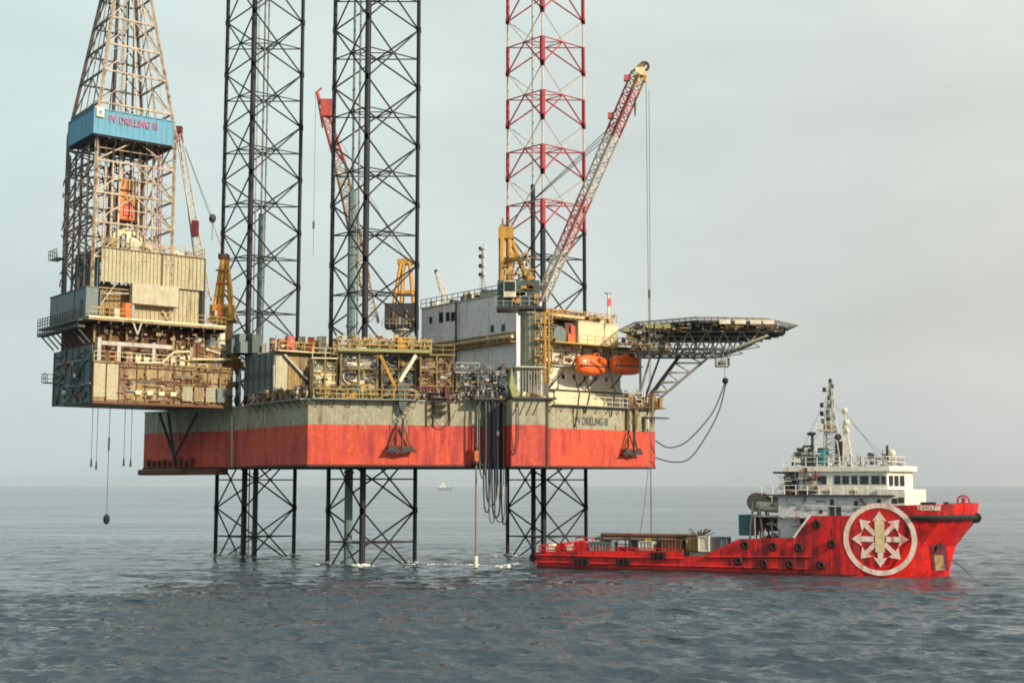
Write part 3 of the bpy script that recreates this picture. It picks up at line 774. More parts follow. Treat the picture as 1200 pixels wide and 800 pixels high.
mb = MB('cream'); n = 9; arc = [(uy+2.1*cos(pi*k/(n-1)), zy(281)+1.2*sin(pi*k/(n-1))) for k in range(n)]
inn = [(uy+1.3*cos(pi*k/(n-1)), zy(281)+.45*sin(pi*k/(n-1))) for k in range(n)]
mb.slab([(uy+2.1, zy(290))]+arc+[(uy-2.1, zy(290)), (uy-1.3, zy(290))]+inn[::-1]+[(uy+1.3, zy(290))], vy-1.6, vy-1.0)
mb.box(uy-.28, uy+.28, vy-1.65, vy-1.0, zy(292), zy(275)); mb.build('guide_arch', dk)
# windwall balcony
zw0 = FC.at(110, 156, .3)[1]; zw1 = FC.at(110, 125.5, .3)[1]; uw0 = FC.at(110, 140, .3)[0]; uw1 = FC.at(204, 140, .3)[0]; vw1 = VL
for t_ in (-1,): pass
vw1 = .3; 
while FC.w(uw0, vw1, zw0).x/ (FC.w(uw0, vw1, zw0).y*cos(PITCH)+(zw0-CZ)*sin(PITCH))*F+600 > 79.5: vw1 += .1
ww = MB('windwall_blue')
ww.corr(uw0, uw1, zw0, zw1, .3, 1.3, .05); ww.m('windwall_blue').corr(.3, vw1, zw0, zw1, uw0, 1.3, .05, 'v'); ww.corr(.3, vw1, zw0, zw1, uw1-.12, 1.3, .05, 'v'); ww.corr(uw0, uw1, zw0, zw1, vw1, 1.3, .05)
for a, b in (((uw0, .28), (uw1, .28)), ((uw0-.02, .28), (uw0-.02, vw1))):
    for z in (zw0, zw1-.12): ww.box(min(a[0], b[0])-.05, max(a[0], b[0])+.05, min(a[1], b[1])-.05, max(a[1], b[1])+.05, z, z+.12)
wo = ww.build('windwall', dk)
u_a = FC.at(128, 142, .2)[0]; u_b = FC.at(185, 142, .2)[0]; zl = FC.at(150, 147, .2)[1]
letters('letter_red', 'PV DRILLING III', u_a, u_b, zl, zl+.95, .18).build('lettering', dk, sub=wo)
mb = MB('letter_red'); u_l = FC.at(126, 142, .2)[0]; 
mb = MB('off_white'); ua = FC.at(113, 131, .2)[0]; ub = FC.at(122, 131, .2)[0]; mb.box(ua, ub, .1, .2, FC.at(117, 137, .2)[1], FC.at(117, 125.5, .2)[1]); mb.m('windwall_blue').box(ua+.3, ub-.3, .08, .1, FC.at(117, 134, .2)[1], FC.at(117, 129, .2)[1]); mb.build('notice_board', dk, sub=wo)
mb = MB('dark_steel'); mb.box(uw0+.1, uw1-.2, .45, vw1-.1, zw0-.15, zw0+.05)
for k in range(7): mb.beam((uw0+.5+k*1.6, .5, zw0-.2), (uw0+.5+k*1.6, vw1-.2, zw0-.2), .12)
for k in range(5): mb.beam((uw0+.5+k*2.4, .4, zw0-.1), (uw0+.9+k*2.1, vD+.1, zw0-2.4), .07)
mb.build('monkey_board', dk)
# attachments on the dark outer side: ladder cage, standpipes, small balconies
mb = MB('derrick_dark')
for k in range(4): mb.beam((uD-.5, vD+1.2+k*2.2, zz0), (uD-.5, vD+1.2+k*2.2, zw0-1), .13)
for k in range(60):
    z = zz0+1+random.random()*(zw0-zz0-3); v = vD+random.random()*DS; mb.m(random.choice(['derrick_dark', 'dark_steel', 'pipe_grey', 'derrick_steel'])).beam((uD-.45, v, z), (uD-.45, min(v+.6+random.random()*2.5, vD+DS), z+(random.random()-.5)*2.5), .07)
for y, vv in ((300, DS+2.0),):
    z = FC.at(85, y, 8)[1]; mb.m('galvanised').box(uD-1.3, uD-.1, vD+vv-3.0, vD+vv, z, z+.1); mb.rail([(uD-1.3, vD+vv-3, z+.1), (uD-1.3, vD+vv, z+.1), (uD-.2, vD+vv, z+.1)], 1.1, .8, .05)
mb.build('service_ladder', dk)
mb = MB('derrick_dark')
for k in range(34):
    z = zz0+6+random.random()*(zw0-zz0-8); u = uD+DS*.45+random.random()*DS*.5
    mb.m(random.choice(['derrick_dark', 'derrick_steel', 'pink_pipe', 'rust'])).beam((u, vD+DS-.4, z), (u+(random.random()-.5)*2, vD+DS-.4, z+1+random.random()*3), .08)
for px in (184, 189): 
    u = FC.at(px, 240, vD+1)[0]; mb.m('pink_pipe').beam((u, vD+1, zz0+5), (u, vD+1, zw0), .09)
mb.build('standpipe', dk)

# ================================================================== cranes
def pedestal_crane(label, Yc, ped, cab, afr, boom, mats, hookpts, scale=1.0, group='pedestal cranes on the platform'):
    """ped: (px, y_top, y_bottom, r), cab: pixel box; afr: A-frame pixels; boom: foot px,py -> tip px,py,Ytip"""
    zb_ = atY(ped[0], ped[2], Yc)
    t = T('pedestal_crane', label, 'crane', WF, tuple(zb_), group)
    mb = MB(ped[4]); top = atY(ped[0], ped[1], Yc); mb.tube(zb_, (zb_.x, zb_.y, top.z), ped[3], 18)
    mb.m('galvanised').tube((zb_.x, zb_.y, top.z-.3), (zb_.x, zb_.y, top.z), ped[3]*1.25, 18)
    mb.m('pipe_grey')
    for k in range(4): mb.tube((zb_.x+ped[3]*(.9-.35*k), zb_.y-ped[3]-.1, zb_.z), (zb_.x+ped[3]*(.9-.35*k), zb_.y-ped[3]-.1, top.z-.4), .06, 4)
    mb.build('pedestal', t)
    return t, top
# right crane -------------------------------------------------
YC = 163.5; zb0 = atY(622, 470, YC)
crn, top = pedestal_crane('large yellow crane with red and white boom beside the banded leg', YC, (622, 366, 470, 1.3, 'hull_grey'), None, None, None, None, None)
a = atY(583, 331, YC); b = atY(632, 361, YC)
mb = MB('crane_teal'); mb.box(a.x, b.x, YC-1.8, YC+1.8, b.z, a.z); mb.m('dark_steel').box(a.x-.1, b.x+.8, YC-2, YC+2, b.z-.35, b.z)
mb.m('galvanised').rail([(a.x-.3, YC-2, b.z), (b.x+.8, YC-2, b.z)], 1.2, 1, .05, 2)
mb.build('machinery_house', crn)
mb = MB('ochre')
for k in range(14): 
    u = a.x+1.6+random.random()*3.2; z = b.z+.2+random.random()*2.2; mb.m(random.choice(['ochre', 'rust', 'galvanised', 'crane_yellow'])).box(u, u+.5+random.random()*.4, YC-2.0, YC-1.8, z, z+.3+random.random()*.5)
mb.m('funnel_blue').box(a.x+.3, a.x+3.0, YC-1.95, YC-1.8, b.z+1.9, b.z+2.1)
mb.build('engine_panel', crn)
mb = MB('glass'); q = atY(597, 338, YC-2); mb.m('off_white').box(q.x-.7, q.x+.8, YC-2.4, YC-1.81, q.z-1.1, q.z+.9); mb.m('glass').box(q.x-.6, q.x+.7, YC-2.44, YC-2.4, q.z-.4, q.z+.8)
mb.build('cab', crn)
mb = MB('crane_yellow')
for px, dv in ((588, -1.2), (597, -1.2), (588, 1.2), (597, 1.2)):
    p = atY(px, 335, YC); q = atY(px, 268, YC); mb.tube((p.x, YC+dv, p.z), (p.x, YC+dv*.6, q.z), .42 if px == 588 else .32, 8)
p = atY(584, 268, YC); q = atY(602, 281, YC); mb.box(p.x, q.x, YC-1.2, YC+1.2, q.z, p.z); mb.m('ochre')
pp = atY(589, 262, YC)
for k in range(5): mb.box(p.x+.2+k*.35, p.x+.35+k*.35, YC-.9, YC-.7, p.z, p.z+.3+.8*random.random())
mb.tube((pp.x, YC, p.z), (pp.x, YC, p.z+1.3), .12, 5)
mb.m('crane_yellow')
for dv in (-1.3, 1.3):
    p = atY(600, 284, YC); q = atY(628, 352, YC); mb.tube((p.x, YC+dv*.6, p.z), (q.x, YC+dv, q.z), .26, 6)
    p2 = atY(603, 300, YC); q2 = atY(600, 335, YC); mb.tube((p2.x, YC+dv*.7, p2.z), (q2.x, YC+dv, q2.z), .15, 6)
    p3 = atY(608, 303, YC); mb.tube((p3.x, YC+dv*.7, p3.z), (q2.x-.2, YC+dv, p3.z-.3), .12, 6)
busy(mb, atY(586, 300, YC).x, atY(626, 300, YC).x, YC-1.9, YC-1.2, atY(600, 334, YC).z, atY(600, 300, YC).z, 60, ['crane_yellow', 'ochre', 'rail_yellow', 'rust', 'crane_yellow'], .6, 31)
mb.build('a_frame', crn)
mb = MB('crane_yellow'); pz0 = ZD+2.5; pz1 = atY(622, 368, YC).z
for k in range(4):
    zz_ = pz0+(pz1-pz0)*(k+.6)/4.3; mb.m('crane_yellow').box(zb0.x+.5, zb0.x+2.6, YC-2.2, YC-1.25, zz_, zz_+.1); mb.m('rail_yellow').rail([(zb0.x+.5, YC-2.2, zz_), (zb0.x+2.6, YC-2.2, zz_)], 1.1, .9, .05)
busy(mb, zb0.x+.3, zb0.x+2.6, YC-2.1, YC-1.3, pz0, pz1, 80, ['crane_yellow', 'rail_yellow', 'ochre', 'rust', 'dark_steel', 'off_white', 'rust_pale'], .5, 32)
for k in range(2): mb.m('crane_yellow').tube((zb0.x+1.7+k*.5, YC-2.2, pz0), (zb0.x+1.7+k*.5, YC-2.2, pz1), .1, 5)
mb.build('access_ladder', crn)
FT = atY(634, 352, YC-.5); TP = atY(749, 86, 153.5)
def bm_r(t):
    return 'boom_red_glow' if .24 < t < .47 else 'boom_red' if .73 < t < .93 else ('crane_yellow' if t >= .93 else 'boom_white')
mb = MB('boom_white'); mb.lattice(FT, TP, .9, 1.15, 30, .125, .06, side=(1, .9, 0), mats=bm_r, h0=1.2, h1=1.4)
d_ = (TP-FT)
m1 = FT+d_*.12; m2 = FT+d_*.9
mb.m('boom_red'); 
for t_ in (.80, .96):
    c = FT+d_*t_; mb.box(c.x-1.3, c.x-.6, c.y-.3, c.y+.3, c.z+.2, c.z+.9)
bo = mb.build('boom', crn)
mb = MB('cream'); h0 = atY(744, 84, 153.5); h1 = atY(755, 74, 153.5); h2 = atY(757, 96, 153.5)
mb.box(h0.x, h1.x, 153, 154, h0.z-.6, h0.z+.4); mb.m('ochre').tube(h0, h1, .35, 8); mb.m('dark_steel').torus((h1.x, 153.5, h1.z-.4), .5, .16, 1); mb.m('crane_yellow').tube(h1, h2, .12, 5); mb.tube(TP, h2, .12, 5)
mb.build('boom_head', crn, sub=bo)
mb = MB('rope')
AT = atY(590, 266, YC)
for dv in (-.5, .5, 0): 
    c = FT+d_*.97
    mb.tube((AT.x, YC+dv, AT.z), FT+d_*(.78+.06*dv), .045, 4)
mb.build('pendant_line', crn)
mb = MB('dark_steel'); p = atY(744, 108, 153.5); q = atY(744, 136, 153.5); mb.tube(p, (p.x, 153.5, q.z+1), .03, 4); mb.tube((p.x, 153.5, q.z+1.6), (p.x, 153.5, q.z), .16, 6, .08); mb.build('auxiliary_hook', crn)
DK = atZ(771, 628, 2.6)       # where the load line meets the ship's deck
HK = atY(757, 96, 153.5)
mb = MB('rope'); mb.tube(HK, (HK.x, 153.5, 3.5), .035, 5); mb.tube((HK.x+.35, 153.5, HK.z-1), (HK.x+.05, 153.5, 3.5), .03, 4)
mb.build('load_line', crn)
mb = MB('bright_yellow'); mb.tube((HK.x, 153.5, 3.5), (HK.x, 153.5, 2.5), .5, 10, .35); mb.torus((HK.x, 153.5, 2.3), .4, .1, 1); mb.build('hook_block', crn)
# bracket below its pedestal
br = T('crane_bracket', 'cream and yellow green bracket platform at the crane pedestal foot above the hull edge', 'bracket', FH1, ((us0+us1)/2, -2, ZD+.05))
mb = MB('dark_steel'); uA = FH1.at(598, 478, -3.6)[0]; uB = FH1.at(649, 478, -3.6)[0]; mb.box(uA, uB, -SP-.5, 0, ZD+.06, ZD+.3); mb.build('platform', br)
mb = MB('yellow_green'); pts = [(600, 430), (603, 448), (610, 462), (620, 470), (612, 474), (602, 470), (597, 452)]
mb.slab([FH1.at(x, y, -2.8) for x, y in pts][::-1], -2.8, -1.6); mb.build('gusset', br)
mb = MB('cream')
for k in range(7):
    px = 620+k*4.2; u, z = FH1.at(px, 470, -3.2); mb.m(random.choice(['cream', 'off_white', 'ochre'])).box(u-.3, u+.45, -3.5, -2.2, ZD+.3, z+1.0-.16*k+random.random()*.3)
mb.tube(FH1.p(612, 462, -2.9), FH1.p(646, 474, -3.3), .4, 8)
mb.build('winch', br)
mb = MB('galvanised'); u0_, z0_ = FH1.at(606, 440, -2.2); u1_, _ = FH1.at(636, 440, -2.2)
zz_ = FH1.at(620, 430, -2.2)[1]; mb.box(u0_-.3, u1_+.4, -2.6, 2.5, zz_-.1, zz_+.1)
for k in range(10): mb.tube((u0_+k*(u1_-u0_)/9, -2.2, ZD+.3), (u0_+k*(u1_-u0_)/9, -2.2, zz_), .07, 5)
mb.build('pipe_stand', br)

# left crane behind the cantilever --------------------------------
YL = 178.0
cl, top = pedestal_crane('yellow crane between the derrick and the rear black leg', YL, (262, 372, 440, 1.1, 'crane_yellow'), None, None, None, None, None)
mb = MB('crane_yellow')
p = atY(262, 372, YL)
mb.box(p.x-1.6, p.x+1.4, YL-1.4, YL+1.4, p.z-.3, p.z+1.6); mb.m('ochre').box(p.x-1.9, p.x+1.8, YL-1.7, YL+1.7, p.z-.6, p.z-.3)
for k in range(8): mb.m(random.choice(['rust', 'orange', 'ochre', 'off_white'])).box(p.x-1.5+k*.35, p.x-1.2+k*.35, YL-1.7, YL-1.4, p.z, p.z+.5+random.random())
mb.build('machinery_house', cl)
mb = MB('crane_yellow')
for dv in (-1, 1):
    for x0, x1 in ((252, 261), (258, 263), (272, 266)):
        p = atY(x0, 365, YL); q = atY(x1, 303, YL); mb.tube((p.x, YL+dv, p.z), (q.x, YL+dv*.4, q.z), .24, 6)
for y in (318, 333, 348): 
    p = atY(255, y, YL); q = atY(270, y, YL); mb.m('orange' if y == 333 else 'ochre').beam((p.x, YL-1, p.z), (q.x, YL-1, q.z), .14)
p = atY(257, 304, YL); q = atY(268, 300, YL); mb.m('rust').box(p.x, q.x, YL-.8, YL+.8, p.z, q.z+.2)
mb.build('a_frame', cl)
f0 = atY(243, 352, YL); tp = atY(209, 152, YL-6)
mb = MB('boom_white'); mb.lattice(f0, tp, 1.0, .7, 26, .085, .045, side=(1, .3, 0), mats=lambda t: 'boom_red' if t > .93 else 'boom_white')
b2 = mb.build('boom', cl)
mb = MB('maroon'); mb.box(tp.x-.4, tp.x+.5, tp.y-.4, tp.y+.4, tp.z-.4, tp.z+.4); mb.build('boom_head', cl, sub=b2)
mb = MB('rope'); p = atY(264, 302, YL); mb.tube(tp, (p.x, YL, p.z), .04, 4); mb.tube((tp.x, tp.y, tp.z-.3), f0+(tp-f0)*.05+Vector((-1, 0, 0)), .08, 4)
c = atY(249, 256, YL-3); mb.tube(tp, c, .03, 4); mb.build('pendant_line', cl)
mb = MB('dark_steel'); mb.ball(c, .5, 8, (1, 1, 1.3)); mb.tube(c, (c.x, c.y, c.z-3), .04, 4); mb.m('maroon').box(atY(225, 272, YL-4).x, atY(232, 272, YL-4).x, YL-4.5, YL-3.5, atY(228, 277, YL-4).z, atY(228, 259, YL-4).z); mb.build('hook_block', cl)

# far crane behind the nearest leg ---------------------------------
YM = 184.0
cm_, top = pedestal_crane('yellow crane behind the nearest leg with its boom raised to the left', YM, (472, 386, 440, 1.3, 'pale_grey'), None, None, None, None, None)
mb = MB('dark_steel'); a = atY(452, 352, YM); b = atY(490, 385, YM); mb.box(a.x, b.x, YM-1.6, YM+1.6, b.z, a.z-.6)
for k in range(9): mb.m(random.choice(['galvanised', 'rust', 'ochre', 'dark_steel'])).box(a.x+.2+k*.45, a.x+.5+k*.45, YM-1.8, YM-1.6, b.z+.3, b.z+1+random.random()*2)
mb.m('galvanised').rail([(a.x-.3, YM-1.8, b.z), (b.x, YM-1.8, b.z)], 1.1, 1, .05)
mb.build('machinery_house', cm_)
mb = MB('crane_yellow')
for x0, x1 in ((462, 470), (471, 473), (485, 480)):
    for dv in (-1, 1): p = atY(x0, 356, YM); q = atY(x1, 308, YM); mb.tube((p.x, YM+dv, p.z), (q.x, YM+dv*.5, q.z), .24, 6)
p = atY(466, 310, YM); q = atY(484, 304, YM); mb.box(p.x, q.x, YM-.7, YM+.7, p.z, q.z)
p = atY(460, 345, YM); q = atY(488, 341, YM); mb.box(p.x, q.x, YM-1, YM+1, p.z, q.z); mb.build('a_frame', cm_)
f0 = atY(438, 378, YM); kn = atY(398, 190, YM-2); tp = atY(379, 128, YM-3)
mb = MB('boom_white'); mb.lattice(f0, kn, 1.3, 1.5, 22, .13, .07, side=(1, .2, 0), mats=lambda t: 'rust_pale' if t > .25 else 'pale_grey')
mb.lattice(kn, tp, 1.4, .9, 8, .13, .07, side=(1, .2, 0), mats=lambda t: 'boom_red')
b3 = mb.build('boom', cm_)
mb = MB('boom_red'); t0 = atY(371, 108, YM-3); mb.tube(tp, t0, .25, 6); c = atY(384, 127, YM-3); mb.box(c.x-.9, c.x+.9, YM-3.6, YM-2.4, c.z-1.2, c.z+1.2); mb.tube(t0, atY(377, 103, YM-3), .15, 5); mb.m('ochre').tube(t0, atY(378, 150, YM-3), .12, 5); mb.build('boom_head', cm_, sub=b3)
mb = MB('rope'); hh = atY(370, 112, YM-3); mb.tube(hh, (hh.x, hh.y, atY(370, 300, YM-3).z), .03, 4); hk = atY(370, 268, YM-3); mb.tube((hh.x, hh.y, hk.z+1), (hh.x, hh.y, hk.z), .16, 6); p = atY(475, 306, YM); mb.tube(tp, p, .04, 4); mb.build('load_line', cm_)

# ================================================================== quarters (accommodation)
K = atY(607, 400, 169.5); FA = Fr(K[:2], RIG)      # u along the sunlit side, v along the aft wall
def aftv(px, py, u=0.0):                            # (v, z) on the aft wall plane u = const
    d = ray(px, py); da = d.x*FA.a[0]+d.y*FA.a[1]; oa = FA.o[0]*FA.a[0]+FA.o[1]*FA.a[1]; t = (u+oa)/da
    X, Y = d.x*t, d.y*t; return (X-FA.o[0])*FA.b[0]+(Y-FA.o[1])*FA.b[1], CZ+d.z*t
vq, zq = aftv(494, 362); zroof = aftv(550, 352)[1]
aq = T('accommodation_block', 'grey living quarters block with small windows behind the deck, left of the crane', 'quarters block', FA, (2, vq/2, ZD+.02))
mb = MB('quarters_grey'); mb.box(0, 4.2, .3, vq, ZD+.02, zroof); mb.m('pale_grey').box(-.15, 4.3, .2, vq+.1, zroof, zroof+.18)
v1_, z1_ = aftv(560, 414)
mb.m('rust_pale').box(-.06, 0, .3, vq, z1_+.9, z1_+2.2); mb.m('quarters_grey').box(-.1, 0, 6.2, 6.5, ZD+1, zroof)
wl = mb.build('wall', aq)
for px, py, w_, h_ in ((505, 375, .5, .8), (517, 372, .8, 1.3), (525, 371, .75, 1.1), (531, 371, .8, 1.1), (577, 385, .6, .8), (590, 384, .6, .8)):
    v_, z_ = aftv(px, py); f = MB('slate').box(-.06, 0.0, v_-w_/2-.08, v_+w_/2+.08, z_-h_/2-.08, z_+h_/2+.08).build('window', aq, sub=wl)
    MB('glass').box(-.075, -.06, v_-w_/2, v_+w_/2, z_-h_/2, z_+h_/2).build('pane', aq, sub=wl)
mb = MB('dark_steel'); mb.rail([(-.1, .3, zroof+.18), (-.1, vq, zroof+.18)], 1.1, 1.3, .06, 2)
for k in range(16):
    v_ = 1+random.random()*(vq-2); mb.m(random.choice(['dark_steel', 'pale_grey', 'off_white', 'teal_dark'])).box(1, 2, v_, v_+.7, zroof+.18, zroof+.6+random.random()*.8)
mb.build('roof_railing', aq)
mb = MB('cream'); a_, b_z = aftv(515, 399, -.5); a2, b2z = aftv(600, 402, -.5)
zz1 = (b_z+b2z)/2; mb.tube((-.5, a_, zz1), (-.5, .5, zz1), .22, 8); mb.m('ochre').box(-1.0, -.1, .3, a_+3, zz1-.75, zz1-.6); mb.m('ochre').rail([(-1, .3, zz1-.6), (-1, a_+3, zz1-.6)], 1.1, 1.4, .05, 2)
mb.m('dark_steel').tube((-.4, aftv(537, 400)[0], ZD+.1), (-.4, aftv(537, 400)[0], zroof), .14, 6)
mb.build('pipe_walkway', aq)
mb = MB('off_white'); va, za = aftv(600, 368, -.1); vb, zb2 = aftv(561, 356, -.1)   # cream corner house on the roof end
mb.box(.2, 3.6, .4, vb, zroof+.19, zroof+.9); mb.build('roof_house', aq)
# roof domes, comms mast
cmn = T('radio_mast', 'thin radio mast with antennas on the quarters roof left of the crane', 'mast', FA, (2, aftv(565, 340, 2)[0], zroof+.19))
vm = aftv(565, 340, 2)[0]; zt_m = aftv(565, 291, 2)[1]
mb = MB('galvanised'); mb.tube((2, vm, zroof+.19), (2, vm, zt_m), .13, 6); mb.tube((1.3, vm+.2, zroof+.19), (2, vm, zt_m-3), .06, 4); mb.tube((2.5, vm-.7, zroof+.19), (2, vm, zt_m-3), .06, 4); mb.build('pole', cmn)
for k, dzm in enumerate((.2, 1.3, 2.6, 3.8)):
    mb = MB('galvanised'); mb.box(1.9, 2.1, vm-.6, vm+.6, zt_m-dzm-.05, zt_m-dzm+.08); mb.m('off_white').tube((2, vm-.5, zt_m-dzm), (2, vm-.5, zt_m-dzm+.7), .13, 6); mb.m('dark_steel').ball((2, vm+.5, zt_m-dzm+.3), .25, 8); mb.build('antenna', cmn)
vd = aftv(548, 340, 1.5)[0]
solo('satellite_dome', MB('off_white').ball((1.5, vd, zroof+1.0), .7, 12).cyl((1.5, vd, zroof+.19), .35, .5), 'white satellite dome on the quarters roof', 'dome', FA, (1.5, vd, zroof+.19), smooth=True)
bp_ = aftv(524, 355, 1.5)[0]; bt = aftv(511, 318, 1.5)
rc = T('rescue_davit', 'slim white davit arm with dark tip leaning on the quarters roof', 'davit', FA, (1.5, bp_, zroof+.19))
mb = MB('off_white'); mb.lattice((1.5, bp_, zroof+.19), (1.5, bt[0], bt[1]), .9, .2, 6, .07, .04); mb.build('arm', rc)
MB('dark_steel').ball((1.5, bt[0], bt[1]), .3, 8).build('tip_block', rc)

# sunlit side of the quarters
LQ = FA.at(758, 400, 0)[0]
zA = FA.at(690, 473, 0)[1]; zBq = FA.at(690, 432, 0)[1]; zCq = FA.at(690, 406, 0)[1]; zDq = FA.at(690, 372, 0)[1]
U0q = FA.at(643, 440, 0)[0]; U1q = FA.at(727, 440, 0)[0]
qb = T('accommodation_block', 'cream sunlit living quarters tiers behind the two orange lifeboats', 'quarters block', FA, ((U0q+U1q)/2, 2, ZD+.02))
mb = MB('off_white'); mb.box(U0q, U1q, 0, 5.2, ZD+.02, zBq)
zs = FA.at(690, 459, 0)[1]; mb.m('cream').box(U0q+.8, U1q+.1, -.35, 0, ZD+.05, zs-.1); mb.m('dark_steel').box(U0q, U1q+.2, -.5, 0, zs-.1, zs+.08)
mb.m('off_white').face([(U0q+1.2, -.5, zs+.1), (U1q, -.5, zs+.1), (U1q-.3, -.02, zs+1.2), (U0q+1.8, -.02, zs+1.2)])
mb.m('pale_grey').box(U0q-.1, U1q+.1, -.35, 5.3, zBq, zBq+.15)
wq = mb.build('lower_tier', qb)
mb = MB('off_white'); ub0 = FA.at(640, 420, .6)[0]; ub1 = FA.at(745, 420, .6)[0]; mb.box(ub0, ub1, .6, 5, zBq+.15, zCq); mb.m('rust').box(ub0+.0, ub1, .55, .6, zBq+.15, zBq+.5)
mb.m('rail_yellow').box(ub0-.3, FA.at(780, 406, -.6)[0], -1.6, 5, zCq, zCq+.15)
w2 = mb.build('middle_tier', qb)
mb = MB('rail_yellow'); mb.rail([(ub0+4, -1.5, zCq+.15), (FA.at(775, 400, -1.5)[0], -1.5, zCq+.15)], 1.1, 1.4, .06, 2); mb.build('railing', qb)
mb = MB('cream'); uc0 = FA.at(678, 390, .2)[0]; uc1 = FA.at(724, 390, .2)[0]; zE = FA.at(700, 379, .2)[1]; mb.box(uc0, uc1, .2, 4.6, zCq+.15, zE); mb.m('off_white').box(uc0-.1, uc1+.1, .1, 4.7, zE, zE+.12)
mb.build('upper_house', qb)
mb = MB('rust'); ud0 = FA.at(662, 395, .8)[0]; mb.box(ud0, uc0-.1, .8, 4, zCq+.15, zE-.2); mb.m('orange').box(ud0+.4, uc0-.2, .6, .8, zCq+.3, zCq+1.6); mb.m('boom_red').box(ud0+.8, uc0-.3, .5, .75, zCq+1.6, zE-.6); mb.build('fire_station', qb)
mb = MB('slate'); ue0 = FA.at(636, 390, 1.2)[0]; ue1 = FA.at(660, 390, 1.2)[0]; mb.m('slate').tube(((ue0+ue1)/2, -.2, zCq+1.3), ((ue0+ue1)/2, 4, zCq+1.3), 1.1, 14); mb.m('teal_dark').box(ue0, ue1, .6, 3.6, zCq+.15, zCq+.6); mb.build('water_tank', qb)
zt3 = FA.at(690, 372, .0)[1]
mb = MB('ochre'); mb.box(FA.at(632, 374, 0)[0], uc0+2.8, .4, 4.8, zE+.12, zE+.3); mb.m('cream').tube((FA.at(645, 374, 0)[0], 0, zE+.5), (FA.at(684, 374, 0)[0], 0, zE+.5), .16, 6)
mb.m('crane_yellow').rail([(FA.at(632, 374, .4)[0], .4, zE+.3), (uc1, .4, zE+.3)], 1.1, 1.0, .07, 2)
for k in range(34):
    px = 634+random.random()*88; u = FA.at(px, 372, .8)[0]; v_ = .6+random.random()*3; mb.m(random.choice(['crane_yellow', 'ochre', 'rust_pale', 'dark_steel', 'cream', 'rust'])).box(u, u+.2+random.random()*.8, v_, v_+.4, zE+.12, zE+.4+random.random()*1.0)
busy(mb, FA.at(632, 374, 0)[0], uc1, .4, 3.5, zE+.12, zE+1.3, 150, ['ochre', 'crane_yellow', 'rust_pale', 'cream', 'rust', 'dark_steel'], .4, 23); mb.build('top_deck_equipment', qb)
mb = MB('crane_yellow'); uk = FA.at(640, 400, -.6)[0]
for k in range(4): mb.m(random.choice(['ochre', 'crane_yellow', 'rust'])).tube((uk-.6+k*.5, -.6, zBq), (uk-.6+k*.5, -.6, zE+.4), .12, 5)
for k in range(4): mb.m('ochre').box(uk-1, uk+1.6, -1.1, -.1, zBq+1.6*k+.4, zBq+1.6*k+.5)
mb.build('stair_tower', qb)
mb = MB('dark_steel')
for k in range(16):
    u = ub0+1+random.random()*(ub1-ub0-2); mb.m(random.choice(['dark_steel', 'rust', 'ochre', 'slate'])).box(u, u+.25+random.random()*.5, .45, .6, zBq+.5+random.random()*1.6, zBq+1.0+random.random()*1.9)
busy(mb, ub0+.5, ub1-.5, .2, .5, zBq+.2, zCq-.2, 90, ['rust', 'dark_steel', 'ochre', 'off_white', 'slate', 'pale_grey'], .4, 24); mb.build('wall_fitting', qb)
for px, py in ((668, 448), (700, 450), (716, 449)):
    pass
for k in range(5):
    u = U0q+2.2+k*1.9; MB('glass').box(u, u+.5, -.03, -.001, zs+1.5, zs+2.1).build('window', qb)
mb = MB('dark_steel')
for x0, x1 in ((661, 643), (695, 676), (706, 688), (733, 716)):
    p = FA.p(x0, 434, -1.2); q = FA.p(x1, 455, -.3); mb.tube(p, q, .11, 5)
mb.build('davit_strut', qb)
# flag staff with red marker
fl = T('marker_mast', 'white pole with a red panel standing on the quarters top deck', 'mast', FA, (FA.at(713, 372, 2)[0], 2, zE+.12))
u_ = FA.at(713, 372, 2)[0]; zt_ = FA.at(713, 344, 2)[1]
MB('off_white').tube((u_, 2, zE+.12), (u_, 2, zt_), .16, 8).build('pole', fl)
MB('boom_red').box(u_-.3, u_+.3, 1.7, 1.8, zt_-1.7, zt_-.7).build('panel', fl)
MB('dark_steel').box(u_-.6, u_+.4, 1.9, 2.1, zt_-.05, zt_+.08).build('cross_arm', fl)

